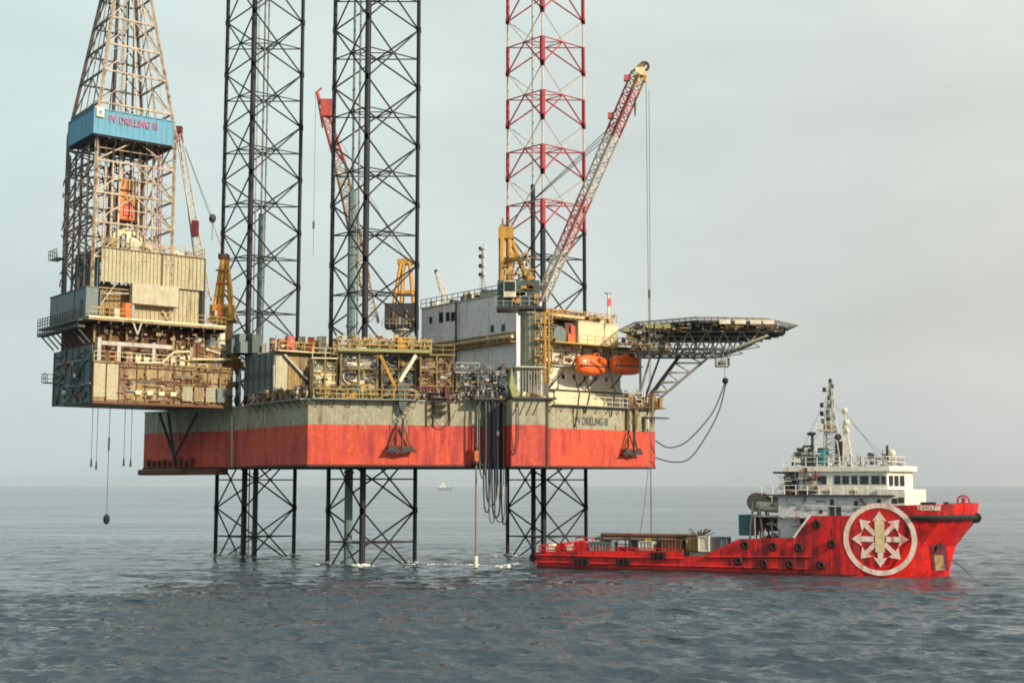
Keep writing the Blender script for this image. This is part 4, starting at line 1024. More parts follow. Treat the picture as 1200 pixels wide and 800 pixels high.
# ------------------------------------------------------------------ lifeboats
def lifeboat(label, px):
    vb_ = -3.0; u, z = FA.at(px, 428, vb_); L, W, H = 5.0, 1.8, 2.75
    z0 = z-H/2; t = T('lifeboat', label, 'lifeboat', FA, (u, vb_, z0), 'orange lifeboats hung by the quarters')
    prof = [(-1, .45, .55), (-.85, .75, .25), (-.5, .95, .08), (0, 1, 0), (.5, .95, .08), (.85, .7, .28), (1, .35, .6)]
    mb = MB('boat_orange'); rings = []; n = 14
    for s_, w_, k_ in prof:
        rg = []
        for j in range(n):
            a = 2*pi*j/n; y = cos(a); zz = sin(a)
            wv = W/2*w_*(abs(y)**.7)*(1 if y > 0 else -1)
            hz = (H*.42*(1-k_*.9)*zz if zz < 0 else H*.55*(1-k_*.55)*zz**.8)
            rg.append((u+s_*L/2, vb_+wv, z0+H*.44+hz))
        rings.append(rg)
    vs_ = [v for r_ in rings for v in r_]; fs = []
    for i in range(len(prof)-1):
        for j in range(n): fs.append((i*n+j, (i+1)*n+j, (i+1)*n+(j+1) % n, i*n+(j+1) % n))
    fs += [tuple(range(n)), tuple(range(len(vs_)-1, len(vs_)-n-1, -1))]
    mb.raw(vs_, fs); mb.build('hull', t, smooth=True)
    MB('dark_steel').box(u-L/2*.93, u+L/2*.93, vb_-W/2-.07, vb_+W/2+.07, z0+H*.42, z0+H*.47).build('rubbing_band', t)
    mb = MB('boat_orange'); mb.box(u+.2, u+1.1, vb_-.4, vb_+.4, z0+H*.86, z0+H*1.08); mb.m('glass').box(u+.3, u+1.0, vb_-.42, vb_-.4, z0+H*.92, z0+H*1.04); mb.build('conning_hatch', t)
    for k in range(4): MB('glass').box(u-1.5+k*.8, u-1.15+k*.8, vb_-W/2*.88, vb_-W/2*.86+.1, z0+H*.58, z0+H*.7).build('window', t)
    d = T('boat_davit', 'yellow davit frame holding the '+('left' if px < 710 else 'right')+' orange lifeboat', 'davit', FA, (u, -.4, z0+H), 'lifeboat davits')
    for s_ in (-1, 1):
        mb = MB('ochre'); uu = u+s_*L*.36; mb.beam((uu, .5, zCq), (uu, vb_, z0+H+.9), .14); mb.beam((uu, -1.2, zBq), (uu, vb_+.2, z0+H+.8), .1); mb.m('rope').tube((uu, vb_, z0+H+.9), (uu, vb_, z0+H*.8), .04, 4); mb.build('arm', d)
lifeboat('left orange enclosed lifeboat, hanging nearer the crane', 693)
lifeboat('right orange enclosed lifeboat, hanging nearer the helideck', 733)

# ================================================================== helideck
hx, hy, hz_, hr = 26.3, 178.5, 30.4, 10.9
hd = T('helideck', 'octagonal helideck on a steel truss overhanging the right end of the platform', 'helideck', WF, (hx, hy, hz_-3))
oct_ = [(hx+hr*cos(R(22.5+45*k)+.15), hy+hr*sin(R(22.5+45*k)+.15)) for k in range(8)]
mb = MB('helideck_dark').prism(oct_, hz_-.35, hz_); mb.build('deck_plate', hd)
mb = MB('helideck_dark')
for k in range(8):
    p, q = oct_[k], oct_[(k+1) % 8]
    po = (hx+(p[0]-hx)*1.11, hy+(p[1]-hy)*1.11); qo = (hx+(q[0]-hx)*1.11, hy+(q[1]-hy)*1.11)
    P_, Q_, PO, QO = Vector((*p, hz_-.25)), Vector((*q, hz_-.25)), Vector((*po, hz_+.25)), Vector((*qo, hz_+.25))
    mb.m('rust_pale').tube(PO, QO, .08, 5); mb.m('helideck_dark')
    for j in range(11):
        t_ = j/10; mb.tube(P_.lerp(Q_, t_), PO.lerp(QO, t_), .05, 4)
    for j in range(1, 5):
        t_ = j/5; mb.tube(P_.lerp(PO, t_), Q_.lerp(QO, t_), .03, 4)
mb.build('safety_net', hd)
for px in (849, 867, 885, 900):
    p = atY(px, 382, hy-hr*.98); MB('off_white').box(p.x-.7, p.x+.7, hy-hr*1.02-.03, hy-hr*1.02+.03, hz_-.55, hz_+.0).build('edge_panel', hd)
for px in (762, 772, 782): p = atY(px, 385, hy-hr*.98); MB('yellow_green').box(p.x-.45, p.x+.45, hy-hr*.96-.03, hy-hr*.96+.03, hz_-1.0, hz_-.45).build('edge_panel', hd)
mb = MB('rust_pale'); busy(mb, hx-9.5, hx+9, hy-hr*.93, hy-hr*.88, hz_-1.3, hz_-.45, 90, ['rust_pale', 'ochre', 'galvanised', 'dark_steel', 'rust', 'rail_yellow'], .5, 51)
mb.build('edge_piping', hd)
mb = MB('helideck_dark')
for k in range(-5, 6):
    y = hy+k*2.1; hw = math.sqrt(max(0, (hr*.95)**2-(k*2.1)**2)); mb.box(hx-hw, hx+hw, y-.12, y+.12, hz_-.85, hz_-.36)
mb.build('deck_beam', hd)
# under-truss
zt2 = hz_-.86; zl_ = hz_-3.2
mb = MB('galvanised')
for yy in (hy-5.8, hy, hy+5.8):
    xs = [hx-9+i*2.3 for i in range(8)]
    for i, x in enumerate(xs):
        zlow = zl_ if i < 6 else zl_+(i-5)*.9
        mb.m('galvanised' if (i % 2) else 'pale_grey')
        if i < 7: 
            x2 = xs[i+1]; zl2 = zl_ if i+1 < 6 else zl_+(i+1-5)*.9
            mb.tube((x, yy, zlow), (x2, yy, zl2), .16, 6); mb.tube((x, yy, zlow), ((x+x2)/2, yy, zt2), .1, 5); mb.tube(((x+x2)/2, yy, zt2), (x2, yy, zl2), .1, 5)
    mb.tube((xs[0], yy, zt2), (xs[-1]+1.5, yy, zt2), .16, 6)
for i in range(8):
    x = hx-9+i*2.3; zlow = zl_ if i < 6 else zl_+(i-5)*.9
    mb.tube((x, hy-5.8, zlow), (x, hy+5.8, zlow), .1, 5)
    if i < 7: mb.tube((x, hy-5.8, zlow), (x+2.3, hy, zlow), .07, 4); mb.tube((x+2.3, hy, zlow), (x, hy+5.8, zlow), .07, 4)
mb.build('under_truss', hd)
mb = MB('galvanised')
for yy, dY in ((hy-5.8, 0), (hy+5.8, 0)):
    yb = 175.5 if yy < hy else 183
    A = atY(748, 466, yb); A2 = atY(760, 478, yb)
    tops = [atY(x, 411, yy) for x in (790, 812, 838)]
    lowp = [Vector((A.x, yb, ZD+.3)), Vector((A.x, yb, ZD+2.6))]
    e1 = atY(838, 412, yy); e0 = atY(800, 412, yy)
    mb.m('dark_steel').tube(lowp[0]+Vector((.4, 0, .2)), e0, .22, 6); mb.m('galvanised').tube(A2, e1, .17, 6)
    s0, s1 = lowp[0]+Vector((.4, 0, .2)), e0
    for k in range(5):
        t_ = k/5; pA = s0.lerp(s1, .12+t_*.85); pB = A2.lerp(e1, .12+t_*.85); pA2 = s0.lerp(s1, min(1, .12+(t_+.2)*.85))
        mb.m('galvanised').tube(pA, pB, .11, 5); mb.tube(pB, pA2, .09, 5)
    mb.m('dark_steel').tube(s0, atY(778, 405, yy), .12, 5); mb.m('galvanised').tube(Vector((A.x+.3, yb, ZD)), Vector((A.x+.3, yb, ZD+8)), .17, 6); mb.tube(Vector((A.x-.5, yb, ZD)), atY(768, 398, yy), .12, 5)
mb.tube(atY(797, 441, hy-5.8), atY(797, 441, hy+4), .1, 5); mb.tube(atY(778, 462, hy-5), atY(778, 462, hy+4), .1, 5)
mb.build('support_truss', hd)
mb = MB('dark_steel'); mb.box(hx-9.5, hx-1.5, hy-7.2, hy-6.0, zl_-.9, zl_-.65); mb.rail([(hx-9.5, hy-7.2, zl_-.65), (hx-1.5, hy-7.2, zl_-.65)], 1.1, 1.2, .06); mb.build('access_walkway', hd)
mb = MB('dark_steel'); mb.m('ochre')
for k in range(22):
    px = 728+random.random()*34; py = 383+random.random()*22; p = atY(px, py, hy-8+random.random()*6); mb.m(random.choice(['rust', 'ochre', 'dark_steel', 'rust_pale', 'dark_steel', 'yellow_green'])).box(p.x, p.x+.3+random.random()*.5, p.y, p.y+.5, p.z, p.z+.2+random.random()*.4)
mb.m('ochre').tube(atY(722, 403, hy-9), atY(765, 404, hy-9), .16, 6); busy(mb, hx-11, hx-6, hy-8.5, hy-4, hz_-3.6, hz_-.4, 130, ['rust', 'ochre', 'dark_steel', 'rust_pale', 'yellow_green', 'galvanised'], .5, 27); mb.build('access_stairs', hd)
p = atY(761, 342, hy-4)
wsk = T('windsock_pole', 'thin dark pole rising from the left edge of the helideck', 'pole', WF, (p.x, p.y, hz_))
MB('galvanised').tube((p.x, p.y, hz_), (p.x, p.y, p.z), .06, 5).build('pole', wsk); MB('dark_steel').tube((p.x, p.y, p.z-.8), (p.x, p.y, p.z+.3), .16, 6).build('lamp', wsk)
# hanging cage
yb = hy-5.8; a = atY(839, 413, yb); b = atY(854, 429, yb)
cg = T('hanging_cage', 'small galvanised cage platform hanging under the helideck truss', 'cage', WF, ((a.x+b.x)/2, yb, b.z))
mb = MB('galvanised'); mb.box(a.x, b.x, yb-.7, yb+.7, b.z-.1, b.z+.08)
for x in (a.x, b.x, (a.x+b.x)/2):
    for y in (yb-.7, yb+.7): mb.tube((x, y, b.z), (x, y, a.z+.4), .07, 4)
mb.rail([(a.x, yb-.7, b.z), (b.x, yb-.7, b.z), (b.x, yb+.7, b.z)], 1.0, .5, .06, 2); mb.build('frame', cg)
MB('rust').box(a.x+.3, b.x-.4, yb-.4, yb+.4, b.z+.08, b.z+.7).build('tool_box', cg)
# transfer hoses from the platform looping to a buoy line
p0 = atY(850, 446, yb); hsT = T('hose_hanger', 'black ball and slings under the cage holding up two drooping hoses', 'hose hanger', WF, tuple(p0))
MB('black_rubber').ball(p0, .42, 10).build('ball', hsT); MB('rope').tube((p0.x, yb, p0.z), (p0.x-.1, yb, b.z), .03, 4).build('sling', hsT)
def spl(pts, n=9):
    out = []
    P_ = [pts[0]]+pts+[pts[-1]]
    for i in range(1, len(P_)-2):
        for k in range(n):
            t_ = k/n; a, b, c, d = P_[i-1], P_[i], P_[i+1], P_[i+2]
            out.append(tuple(.5*((2*b[j])+(-a[j]+c[j])*t_+(2*a[j]-5*b[j]+4*c[j]-d[j])*t_*t_+(-a[j]+3*b[j]-3*c[j]+d[j])*t_**3) for j in range(len(b))))
    out.append(tuple(pts[-1])); return out
def hosepx(px, Ya, Yb): 
    s = spl([(float(x), float(y)) for x, y in px], 8); n = len(s)
    return [atY(x, y, Ya+(Yb-Ya)*i/(n-1)) for i, (x, y) in enumerate(s)]
for label, pts in (('upper grey transfer hose drooping from the hull corner to the ball under the helideck', ((768, 516), (783, 524), (802, 519), (822, 500), (838, 478), (850, 447))),
                   ('lower grey transfer hose drooping from the hull corner to the ball under the helideck', ((768, 536), (788, 541), (808, 537), (828, 510), (843, 480), (851, 448)))):
    q = hosepx(pts, 173, yb); solo('transfer_hose', MB('hose_grey').path(q, .10, 6), label, 'hose', WF, tuple(q[0]), 'drooping transfer hoses', smooth=True)

# ================================================================== things along the hull side
# bundle of hoses hanging from the deck edge left of the crane sponson
rng = random.Random(3)
for i, (xa, xb, yb_, mt, r_) in enumerate(((567, 574, 600, 'hose_grey', .12), (570, 582, 592, 'slate', .14), (573, 580, 612, 'hose_grey', .11), (577, 586, 606, 'black_rubber', .13),
                                     (580, 592, 611, 'slate', .12), (584, 590, 588, 'pale_grey', .09), (588, 594, 614, 'black_rubber', .12), (562, 569, 560, 'teal_dark', .13), (560, 578, 548, 'pipe_grey', .1), (600, 607, 532, 'dark_steel', .08))):
    v = -1.0-.25*(i % 4); v = v if xa < 599 else -SP-.25
    cx_ = (xa+xb)/2; pts = [(xa, 470), (xa-.6, 520 if yb_ > 560 else 500), (xa+.2, yb_-14), (cx_, yb_), (xb-.2, yb_-14), (xb+.4, 520 if yb_ > 560 else 500), (xb, 470)]
    s = spl([(float(a), float(b)) for a, b in pts], 6); q = [FH1.p(x, y, v) for x, y in s]
    cols = {'hose_grey': 'grey', 'slate': 'blue grey', 'black_rubber': 'black', 'pale_grey': 'pale grey', 'teal_dark': 'dark teal', 'pipe_grey': 'light grey', 'dark_steel': 'thin black'}[mt]
    how = ['leftmost long loop', 'wide middle loop', 'long thin loop', 'long loop', 'right-hand wide loop', 'short thin loop', 'longest loop', 'short loop ending under the hull', 'wide short loop', 'small loop on the orange sponson'][i]
    solo('hanging_hose', MB(mt).path(q, r_*.75, 6), f'{cols} hose hanging in a {how} beside the crane sponson', 'hose', FH1, tuple(q[0]), 'hoses hanging over the hull side', smooth=True)
# hose saddle rack
rk = T('hose_rack', 'dark rack on the deck edge carrying the hanging hoses', 'rack', FH1, (FH1.at(578, 465, -1)[0], -1, ZD))
mb = MB('dark_steel'); u0 = FH1.at(553, 465, -1)[0]; u1 = FH1.at(598, 465, -1)[0]
mb.box(u0, u1, -2.0, 0, ZD+.1, ZD+.35)
for k in range(9): 
    u = u0+k*(u1-u0)/8; mb.m(['dark_steel', 'galvanised', 'teal_dark'][k % 3]).torus((u, -1.1, ZD+.6), .55, .1, 0, 12, 5)
mb.build('saddle', rk)
mb = MB('teal_dark')
for k in range(22):
    u = u0+random.random()*(u1-u0); z = ZD+.4+random.random()*3.4; v_ = -.6+random.random()*1.6; mb.m(random.choice(['dark_steel', 'teal_dark', 'galvanised', 'slate', 'rust', 'pipe_grey'])).box(u, u+.3+random.random()*.7, v_, v_+.5, z, z+.25+random.random()*.7)
for k in range(5): u = u0+k*(u1-u0)/4; mb.m('dark_steel').tube((u, 0, ZD), (u, 0, ZD+4), .09, 5)
busy(mb, u0-1.2, u1+.5, -1.2, .6, ZD+.3, ZD+4.2, 160, ['dark_steel', 'teal_dark', 'galvanised', 'slate', 'rust', 'pipe_grey', 'pale_grey'], .45, 25); mb.build('valve_station', rk)
mb = MB('crane_yellow'); p = FH1.p(587, 466, -1.6); mb.ball(p, .3, 8); mb.tube(p, (p.x+.9, -1.6, p.z-1.3), .12, 6); mb.m('off_white').box(FH1.at(582, 507, -1.8)[0], FH1.at(585, 507, -1.8)[0], -1.9, -1.7, FH1.at(583, 510, -1.8)[1], FH1.at(583, 505, -1.8)[1]); mb.build('hose_coupling', rk)

def anchor(fr, px, ytop, ybot, w, label, v=-.9):
    uT, zT = fr.at(px, ytop, v); uB, zB_ = fr.at(px, ybot, v)
    t = T('anchor', label, 'anchor', fr, (uB, v, zB_), 'anchors stowed on the hull side')
    mb = MB('dark_steel'); mb.tube((uT+.25, v, zT), (uB+.1, v, zB_+.4), .16, 6); mb.torus((uT+.25, v, zT+.2), .28, .07, 1, 10, 5); mb.build('shank', t)
    mb = MB('dark_steel')
    for s in (-1, 1): mb.slab([(uB, zB_), (uB+s*w*.55, zB_+.35), (uB+s*w*.42, zB_+1.0), (uB+s*.2, zB_+.45)][::s], v-.15, v+.15); 
    mb.tube((uB-w*.62, v, zB_+.15), (uB+w*.62, v, zB_+.3), .1, 6); mb.build('fluke', t)
    mb = MB('rust')
    for s in (-1, 1): mb.beam((uT+s*.3, v+.3, zT-.8), (uB+s*w*.5, v+.5, zB_+.2), .1)
    mb.beam((uB-w*.5, v+.5, zB_+.9), (uB+w*.5, v+.5, zB_+.7), .09); mb.m('rope').tube((uT+.25, v, zT), (uT+.1, v+.5, ZD), .05, 4); mb.tube((uT-.2, v, zT), (uT-.5, v+.5, ZD), .05, 4); mb.build('anchor_rack', t)
anchor(FH1, 470, 490, 531, 2.9, 'dark anchor stowed on the bright red hull below the nearest leg')
anchor(FH2, 742, 497, 534, 2.9, 'dark anchor stowed on the red hull near its right corner')
# gauge pole going into the sea below the hull
gp = T('sounding_pole', 'thin orange-headed pipe running down from the hull side into the foam', 'pipe', FH1, (FH1.at(558, 540, -.8)[0], -.8, -1))
u, z = FH1.at(558, 540, -.8); mb = MB('pipe_brown').tube((u, -.8, -1), (u, -.8, z), .12, 6); mb.m('off_white').tube((u, -.8, .1), (u, -.8, 1.4), .25, 8); mb.build('pipe', gp)
mb = MB('orange'); mb.box(u-.3, u+.35, -1.1, -.02, z, z+1.2); mb.m('rust').ball((u, -1.0, z+1.6), .35, 8); mb.m('dark_steel').box(u-.4, u+.4, -1.2, 0, z-.3, z); mb.build('winch_head', gp)
# bow corner platform
bcp = T('corner_platform', 'brown steel platform and winches on the right corner of the hull top', 'platform', FH2, (L2-3, -.5, ZD))
mb = MB('rust'); mb.box(L2-5, L2+1.2, -.9, 2, ZD+.07, ZD+.2); mb.m('dark_steel').box(L2-2.3, L2+1.6, -1.1, 0, ZM+1.7, ZM+1.85); mb.build('deck', bcp)
mb = MB('rust')
for k in range(22):
    u = L2-5.5+random.random()*6; mb.m(random.choice(['rust', 'dark_steel', 'dark_steel', 'rust_pale', 'off_white', 'ochre'])).box(u, u+.3+random.random()*.6, -.7, .2, ZD+.2, ZD+.5+random.random()*1.4)
mb.tube((L2-1.2, -.8, ZM+.4), (L2-1.2, -.8, ZD+2), .14, 6); mb.m('ochre').tube((L2-5.2, -.3, ZM+.2), (L2-5.2, -.3, ZD), .2, 6); mb.tube((L2-3.8, -.3, ZM+.1), (L2-3.8, -.3, ZD), .28, 6); mb.m('dark_steel').torus((L2-5, -.5, ZD+1.0), .6, .2, 1); busy(mb, L2-6, L2+1, -.7, .6, ZD+.2, ZD+2.2, 90, ['rust', 'dark_steel', 'rust_pale', 'off_white', 'ochre'], .4, 26); mb.build('winch', bcp)
mb = MB('pale_grey'); mb.tube((L2-2.0, -.5, ZM+.3), (L2-2.0, -.5, ZM+2), .35, 8); mb.build('fairlead', bcp)

# mooring lines from the corner down to the ship
for label, (xa, ya), (xb, yb_) in (('left slack mooring line from the hull corner to the ship', (760, 545), (750, 624)),):
    p = FH2.p(xa, ya, -.2); p = FH2.w(*p); q = atY(xb, yb_, 160)
    solo('mooring_line', MB('rope').path([p.lerp(q, t/6)+Vector((0, 0, -.8*sin(pi*t/6))) for t in range(7)], .045, 5), label, 'line', WF, tuple(p))

# cables hanging below the cantilever
for i, (px, yb_, uu) in enumerate(((109, 545, 0), (115, 548, 0), (147, 544, 0), (155, 545, 0))):
    u, z = FC.at(px, 478, 3+i*.4); v = 3+i*.4; _, z2 = FC.at(px, yb_, v)
    t = T('hanging_cable', ['cable with small dark weight, leftmost below the cantilever', 'cable with small dark weight, second from left below the cantilever', 'cable with small weight right of the long one, farther from the hull', 'cable with small weight hanging closest to the hull corner'][i], 'cable', FC, (u, v, z2), 'cables hanging below the cantilever')
    MB('rope').tube((u, v, z2), (u, v, z+.8), .04, 4).build('wire', t); MB('dark_steel').tube((u, v, z2-.2), (u, v, z2+.8), .15, 6, .08).build('weight', t)
u, z = FC.at(129, 478, 2.4); _, z2 = FC.at(129, 612, 2.4)
t = T('hanging_cable', 'longest cable below the cantilever with a black ball at its end', 'cable', FC, (u, 2.4, z2), 'cables hanging below the cantilever')
MB('rope').tube((u, 2.4, z2), (u, 2.4, z+.8), .045, 4).build('wire', t); MB('black_rubber').ball((u, 2.4, z2+.4), .42, 10, (1, 1, 1.5)).build('weight', t)
MB('dark_steel').tube((u, 2.4, FC.at(129, 528, 2.4)[1]), (u, 2.4, FC.at(129, 512, 2.4)[1]), .12, 6).build('shackle', t)

# ================================================================== deck modules between the cantilever and the quarters
M0 = atY(322, 440, 163.0); FM = Fr(M0[:2], RIG)
zmt = FM.at(360, 414, 0)[1]; uM1 = FM.at(408, 440, 0)[0]
def aft_len(px, py, fr):
    d = ray(px, py); da = d.x*fr.a[0]+d.y*fr.a[1]; oa = fr.o[0]*fr.a[0]+fr.o[1]*fr.a[1]; t = oa/da
    return (d.x*t-fr.o[0])*fr.b[0]+(d.y*t-fr.o[1])*fr.b[1]
vM = aft_len(288, 440, FM)
dm = T('mud_module', 'tan plated deck house with a diagonal brace, left of the nearest leg', 'deck house', FM, (3, 3, ZD+1.2))
zlo = FM.at(350, 461, 0)[1]
mb = MB('rust_pale'); mb.box(.05, uM1, 0.05, 4.5, zlo, zmt); 
for k in range(6): mb.m(['tan_panel', 'ochre', 'rust_pale', 'khaki_cladding', 'ochre', 'rust_pale'][k]).box(.1+k*uM1/6, -.06+(k+1)*uM1/6, -.03, .05, zlo+.1, zmt-.3)
mb.m('teal_dark').box(uM1*.52, uM1*.57, -.1, .05, zlo, zmt)
mb.build('wall', dm)
mb = MB('slate'); mb.box(0, .05+uM1*.5, 4.55, vM, zlo, zmt+.2); mb.m('slate').box(-.1, .04, .02, vM, zlo, zmt); mb.m('teal_dark').box(-.16, -.1, .5, vM, zlo+1.9, zlo+2.7)
for k in range(5): mb.box(-.2, -.1, .6+k*vM/5, .8+k*vM/5, zlo, zmt)
mb.build('end_wall', dm)
mb = MB('pale_grey'); mb.beam(FM.p(333, 415, -.25), FM.p(368, 453, -.25), .15); mb.m('dark_steel').beam(FM.p(332, 417, -.15), FM.p(367, 455, -.15), .1); mb.build('diagonal_brace', dm)
mb = MB('cream'); mb.box(-.1, FM.at(452, 412, -.7)[0], -1.0, 0, zmt-.02, zmt+.13); mb.m('rail_yellow').rail([(0, -.95, zmt+.13), (FM.at(452, 412, -.95)[0], -.95, zmt+.13)], 1.1, 1.2, .05, 2); mb.build('walkway', dm)
mb = MB('ochre')
cols_ = ['ochre', 'crane_yellow', 'rust_pale', 'cream', 'rust', 'hull_grey', 'pale_grey', 'boom_red', 'yellow_green', 'khaki_cladding']
for k in range(42):
    px = 330+random.random()*118; u = FM.at(px, 405, .2)[0]; v_ = .2+random.random()*3.5; c = random.choice(cols_) if not (338 < px < 345) else 'boom_red'
    h = .5+random.random()*1.7
    if random.random() < .6: mb.m(c).box(u, u+.3+random.random()*1.0, v_, v_+.7, zmt+.14, zmt+.14+h)
    else: mb.m(c).tube((u, v_, zmt+.14), (u, v_, zmt+h*1.1), .15+random.random()*.3, 8)
busy(mb, .2, FM.at(448, 400, .2)[0], .1, 3, zmt+.14, zmt+1.7, 200, ['rail_yellow', 'crane_yellow', 'rust_pale', 'cream', 'rust', 'dark_steel', 'hull_grey', 'rail_yellow'], .45, 21); mb.build('top_equipment', dm)
mb = MB('off_white'); u = FM.at(377, 400, .4)[0]; mb.tube((u, .4, zmt+.14), (u, .4, zmt+2.3), .65, 12); mb.m('orange').tube((u-1.5, .4, zmt+.14), (u-1.5, .4, zmt+2.1), .45, 12); mb.build('storage_tank', dm)
# skid rails & dark undercarriage between module and hull
mb = MB('dark_steel'); mb.box(-.2, uM1, -.2, 4, ZD+.05, zlo-.1)
for k in range(14): mb.m(random.choice(['rust', 'ochre', 'dark_steel', 'teal_dark'])).box(-.1+k*.75, .25+k*.75, -.6, -.2, ZD+.1, zlo-.05*random.random())
mb.build('skid_frame', dm)
# roof block left (grey green machinery above the slate wall)
mb = MB('slate')
for k in range(14):
    px = 290+random.random()*34; u = FM.at(px, 400, 3)[0]; mb.m(random.choice(['slate', 'teal_dark', 'hull_grey', 'dark_steel'])).box(u, u+.5+random.random()*1.2, 5+random.random()*3, 9, zmt+.2, zmt+.8+random.random()*2.0)
mb.build('exhaust_stack', dm)

# engine / pump modules in front of the nearest leg (seen x 395-500)
def pump_module(label, fr, px0, px1, ytop, v, cols2, nz_, fx=None):
    u0, zt_ = fr.at(px0, ytop, v); u1, _ = fr.at(px1, ytop, v)
    t = T('pump_module', label, 'machinery module', fr, ((u0+u1)/2, v, ZD+.06), 'machinery modules along the deck edge')
    mb = MB(cols2[0]); mb.box(u0, u1, v+.6, v+2.6, ZD+.3, zt_-.3); mb.build('casing', t)
    mb = MB('ochre'); 
    for u in (u0+.1, (u0+u1)/2, u1-.1): mb.tube((u, v, ZD+.06), (u, v, zt_), .11, 5)
    for f_ in (.33, .66, 1): mb.beam((u0, v, ZD+(zt_-ZD)*f_), (u1, v, ZD+(zt_-ZD)*f_), .08)
    mb.m(cols2[1]).box(u0-.1, u1+.1, v-.2, v+2.7, zt_, zt_+.14); mb.m(cols2[1]).rail([(u0, v-.15, zt_+.14), (u1, v-.15, zt_+.14)], 1.1, 1.2, .05); mb.build('frame', t)
    mb = MB('pipe_grey')
    for k in range(nz_):
        u = u0+random.random()*(u1-u0-.5); z = ZD+.3+random.random()*(zt_-ZD-1.2); c = random.choice(cols2)
        if random.random() < .5: mb.m(c).tube((u, v+.2+random.random()*.3, z), (min(u1, u+.8+random.random()*1.6), v+.2+random.random()*.3, z), .1+random.random()*.22, 8)
        elif random.random() < .5: mb.m(c).box(u, u+.4+random.random()*.8, v+.1, v+.6, z, z+.3+random.random()*.7)
        else: mb.m(c).path([(u, v+.3, z+1), (u+.1, v+.15, z+.4), (u+.5, v+.1, z), (u+1.1, v+.2, z-.1)], .08, 5)
    busy(mb, u0, u1-.2, v, v+.5, ZD+.3, zt_-.2, nz_*3, cols2+['rail_yellow', 'dark_steel', 'rust_pale'], .4, int(px0))
    mb.build('pipework', t)
FJ = Fr(P1, FH1.ang)
pump_module('silver grey pump module with round casings in front of the nearest leg', FH1, 399, 443, 413, .7, ['pipe_grey', 'pale_grey', 'rust_pale', 'off_white', 'teal_dark', 'rust'], 42)
pump_module('low beige module with green panels, just right of the hull corner', FH1, 366, 396, 420, 1.2, ['hull_grey', 'cream', 'khaki_cladding', 'ochre', 'teal_dark'], 26)
pump_module('dark teal machinery module between the white and yellow struts', FH1, 447, 488, 413, 1.5, ['teal_dark', 'ochre', 'slate', 'dark_steel', 'pipe_grey'], 34)
pump_module('brown striped machinery stack right of the white strut', FH1, 492, 532, 416, .8, ['rust_pale', 'ochre', 'rust', 'galvanised', 'rust'], 46)
pump_module('low dark teal cabin module before the grey quarters wall', FH1, 534, 561, 437, .5, ['teal_dark', 'pale_grey', 'slate', 'rust'], 22)
# struts
solo('deck_strut', MB('crane_yellow').beam(FH1.p(446, 416, -.2), FH1.p(463, 452, -.6), .2).beam(FH1.p(463, 452, -.6), FH1.p(460, 470, -.3), .15), 'yellow slanting strut at the deck edge before the nearest leg', 'strut', FH1, tuple(FH1.p(463, 452, -.6)), 'slanting deck struts')
solo('deck_strut', MB('off_white').beam(FH1.p(487, 416, -.2), FH1.p(468, 447, -.7), .22), 'white slanting strut at the deck edge before the nearest leg', 'strut', FH1, tuple(FH1.p(468, 447, -.7)), 'slanting deck struts')
kb = T('corner_chute', 'dark grey wedge chute below the white strut on the hull side', 'chute', FH1, (FH1.at(470, 470, -.6)[0], -.6, ZD-1.5))
MB('teal_dark').slab([FH1.at(x, y, -.8) for x, y in ((466, 452), (468, 478), (473, 484), (478, 470), (480, 452))], -.8, -.05).build('chute_body', kb)
# upper walkway in front of leg at y~405, with pipe and kit
uw = T('pipe_rack_deck', 'ochre walkway deck with stacked gear crossing before the nearest leg', 'walkway deck', FH1, (FH1.at(450, 410, .4)[0], .4, FH1.at(450, 412, .4)[1]))
a = FH1.at(396, 410, .4); b = FH1.at(505, 410, .4); zw = FH1.at(450, 410, .4)[1]
mb = MB('rust_pale'); mb.box(a[0], b[0], .2, 3.4, zw-.3, zw); mb.m('yellow_green').box(a[0], b[0], .1, .2, zw-.25, zw+.1); mb.build('deck', uw)
MB('rail_yellow').rail([(a[0], .2, zw), (b[0], .2, zw)], 1.1, 1.2, .05, 2).build('railing', uw)
mb = MB('ochre')
for k in range(44):
    u = a[0]+random.random()*(b[0]-a[0]); v_ = .5+random.random()*2.4; h = .3+random.random()*1.5; c = random.choice(['ochre', 'crane_yellow', 'rust_pale', 'cream', 'pale_grey', 'rust', 'teal_dark', 'yellow_green'])
    if k % 3: mb.m(c).box(u, u+.3+random.random()*.9, v_, v_+.6, zw, zw+h)
    else: mb.m(c).tube((u, v_, zw+h*.5), (u+1.2, v_, zw+h*.6), .12+random.random()*.15, 7)
busy(mb, a[0], b[0], .3, 2.8, zw, zw+1.6, 200, ['rail_yellow', 'crane_yellow', 'rust_pale', 'cream', 'rust', 'dark_steel', 'teal_dark', 'rail_yellow'], .45, 22); mb.build('stacked_gear', uw)
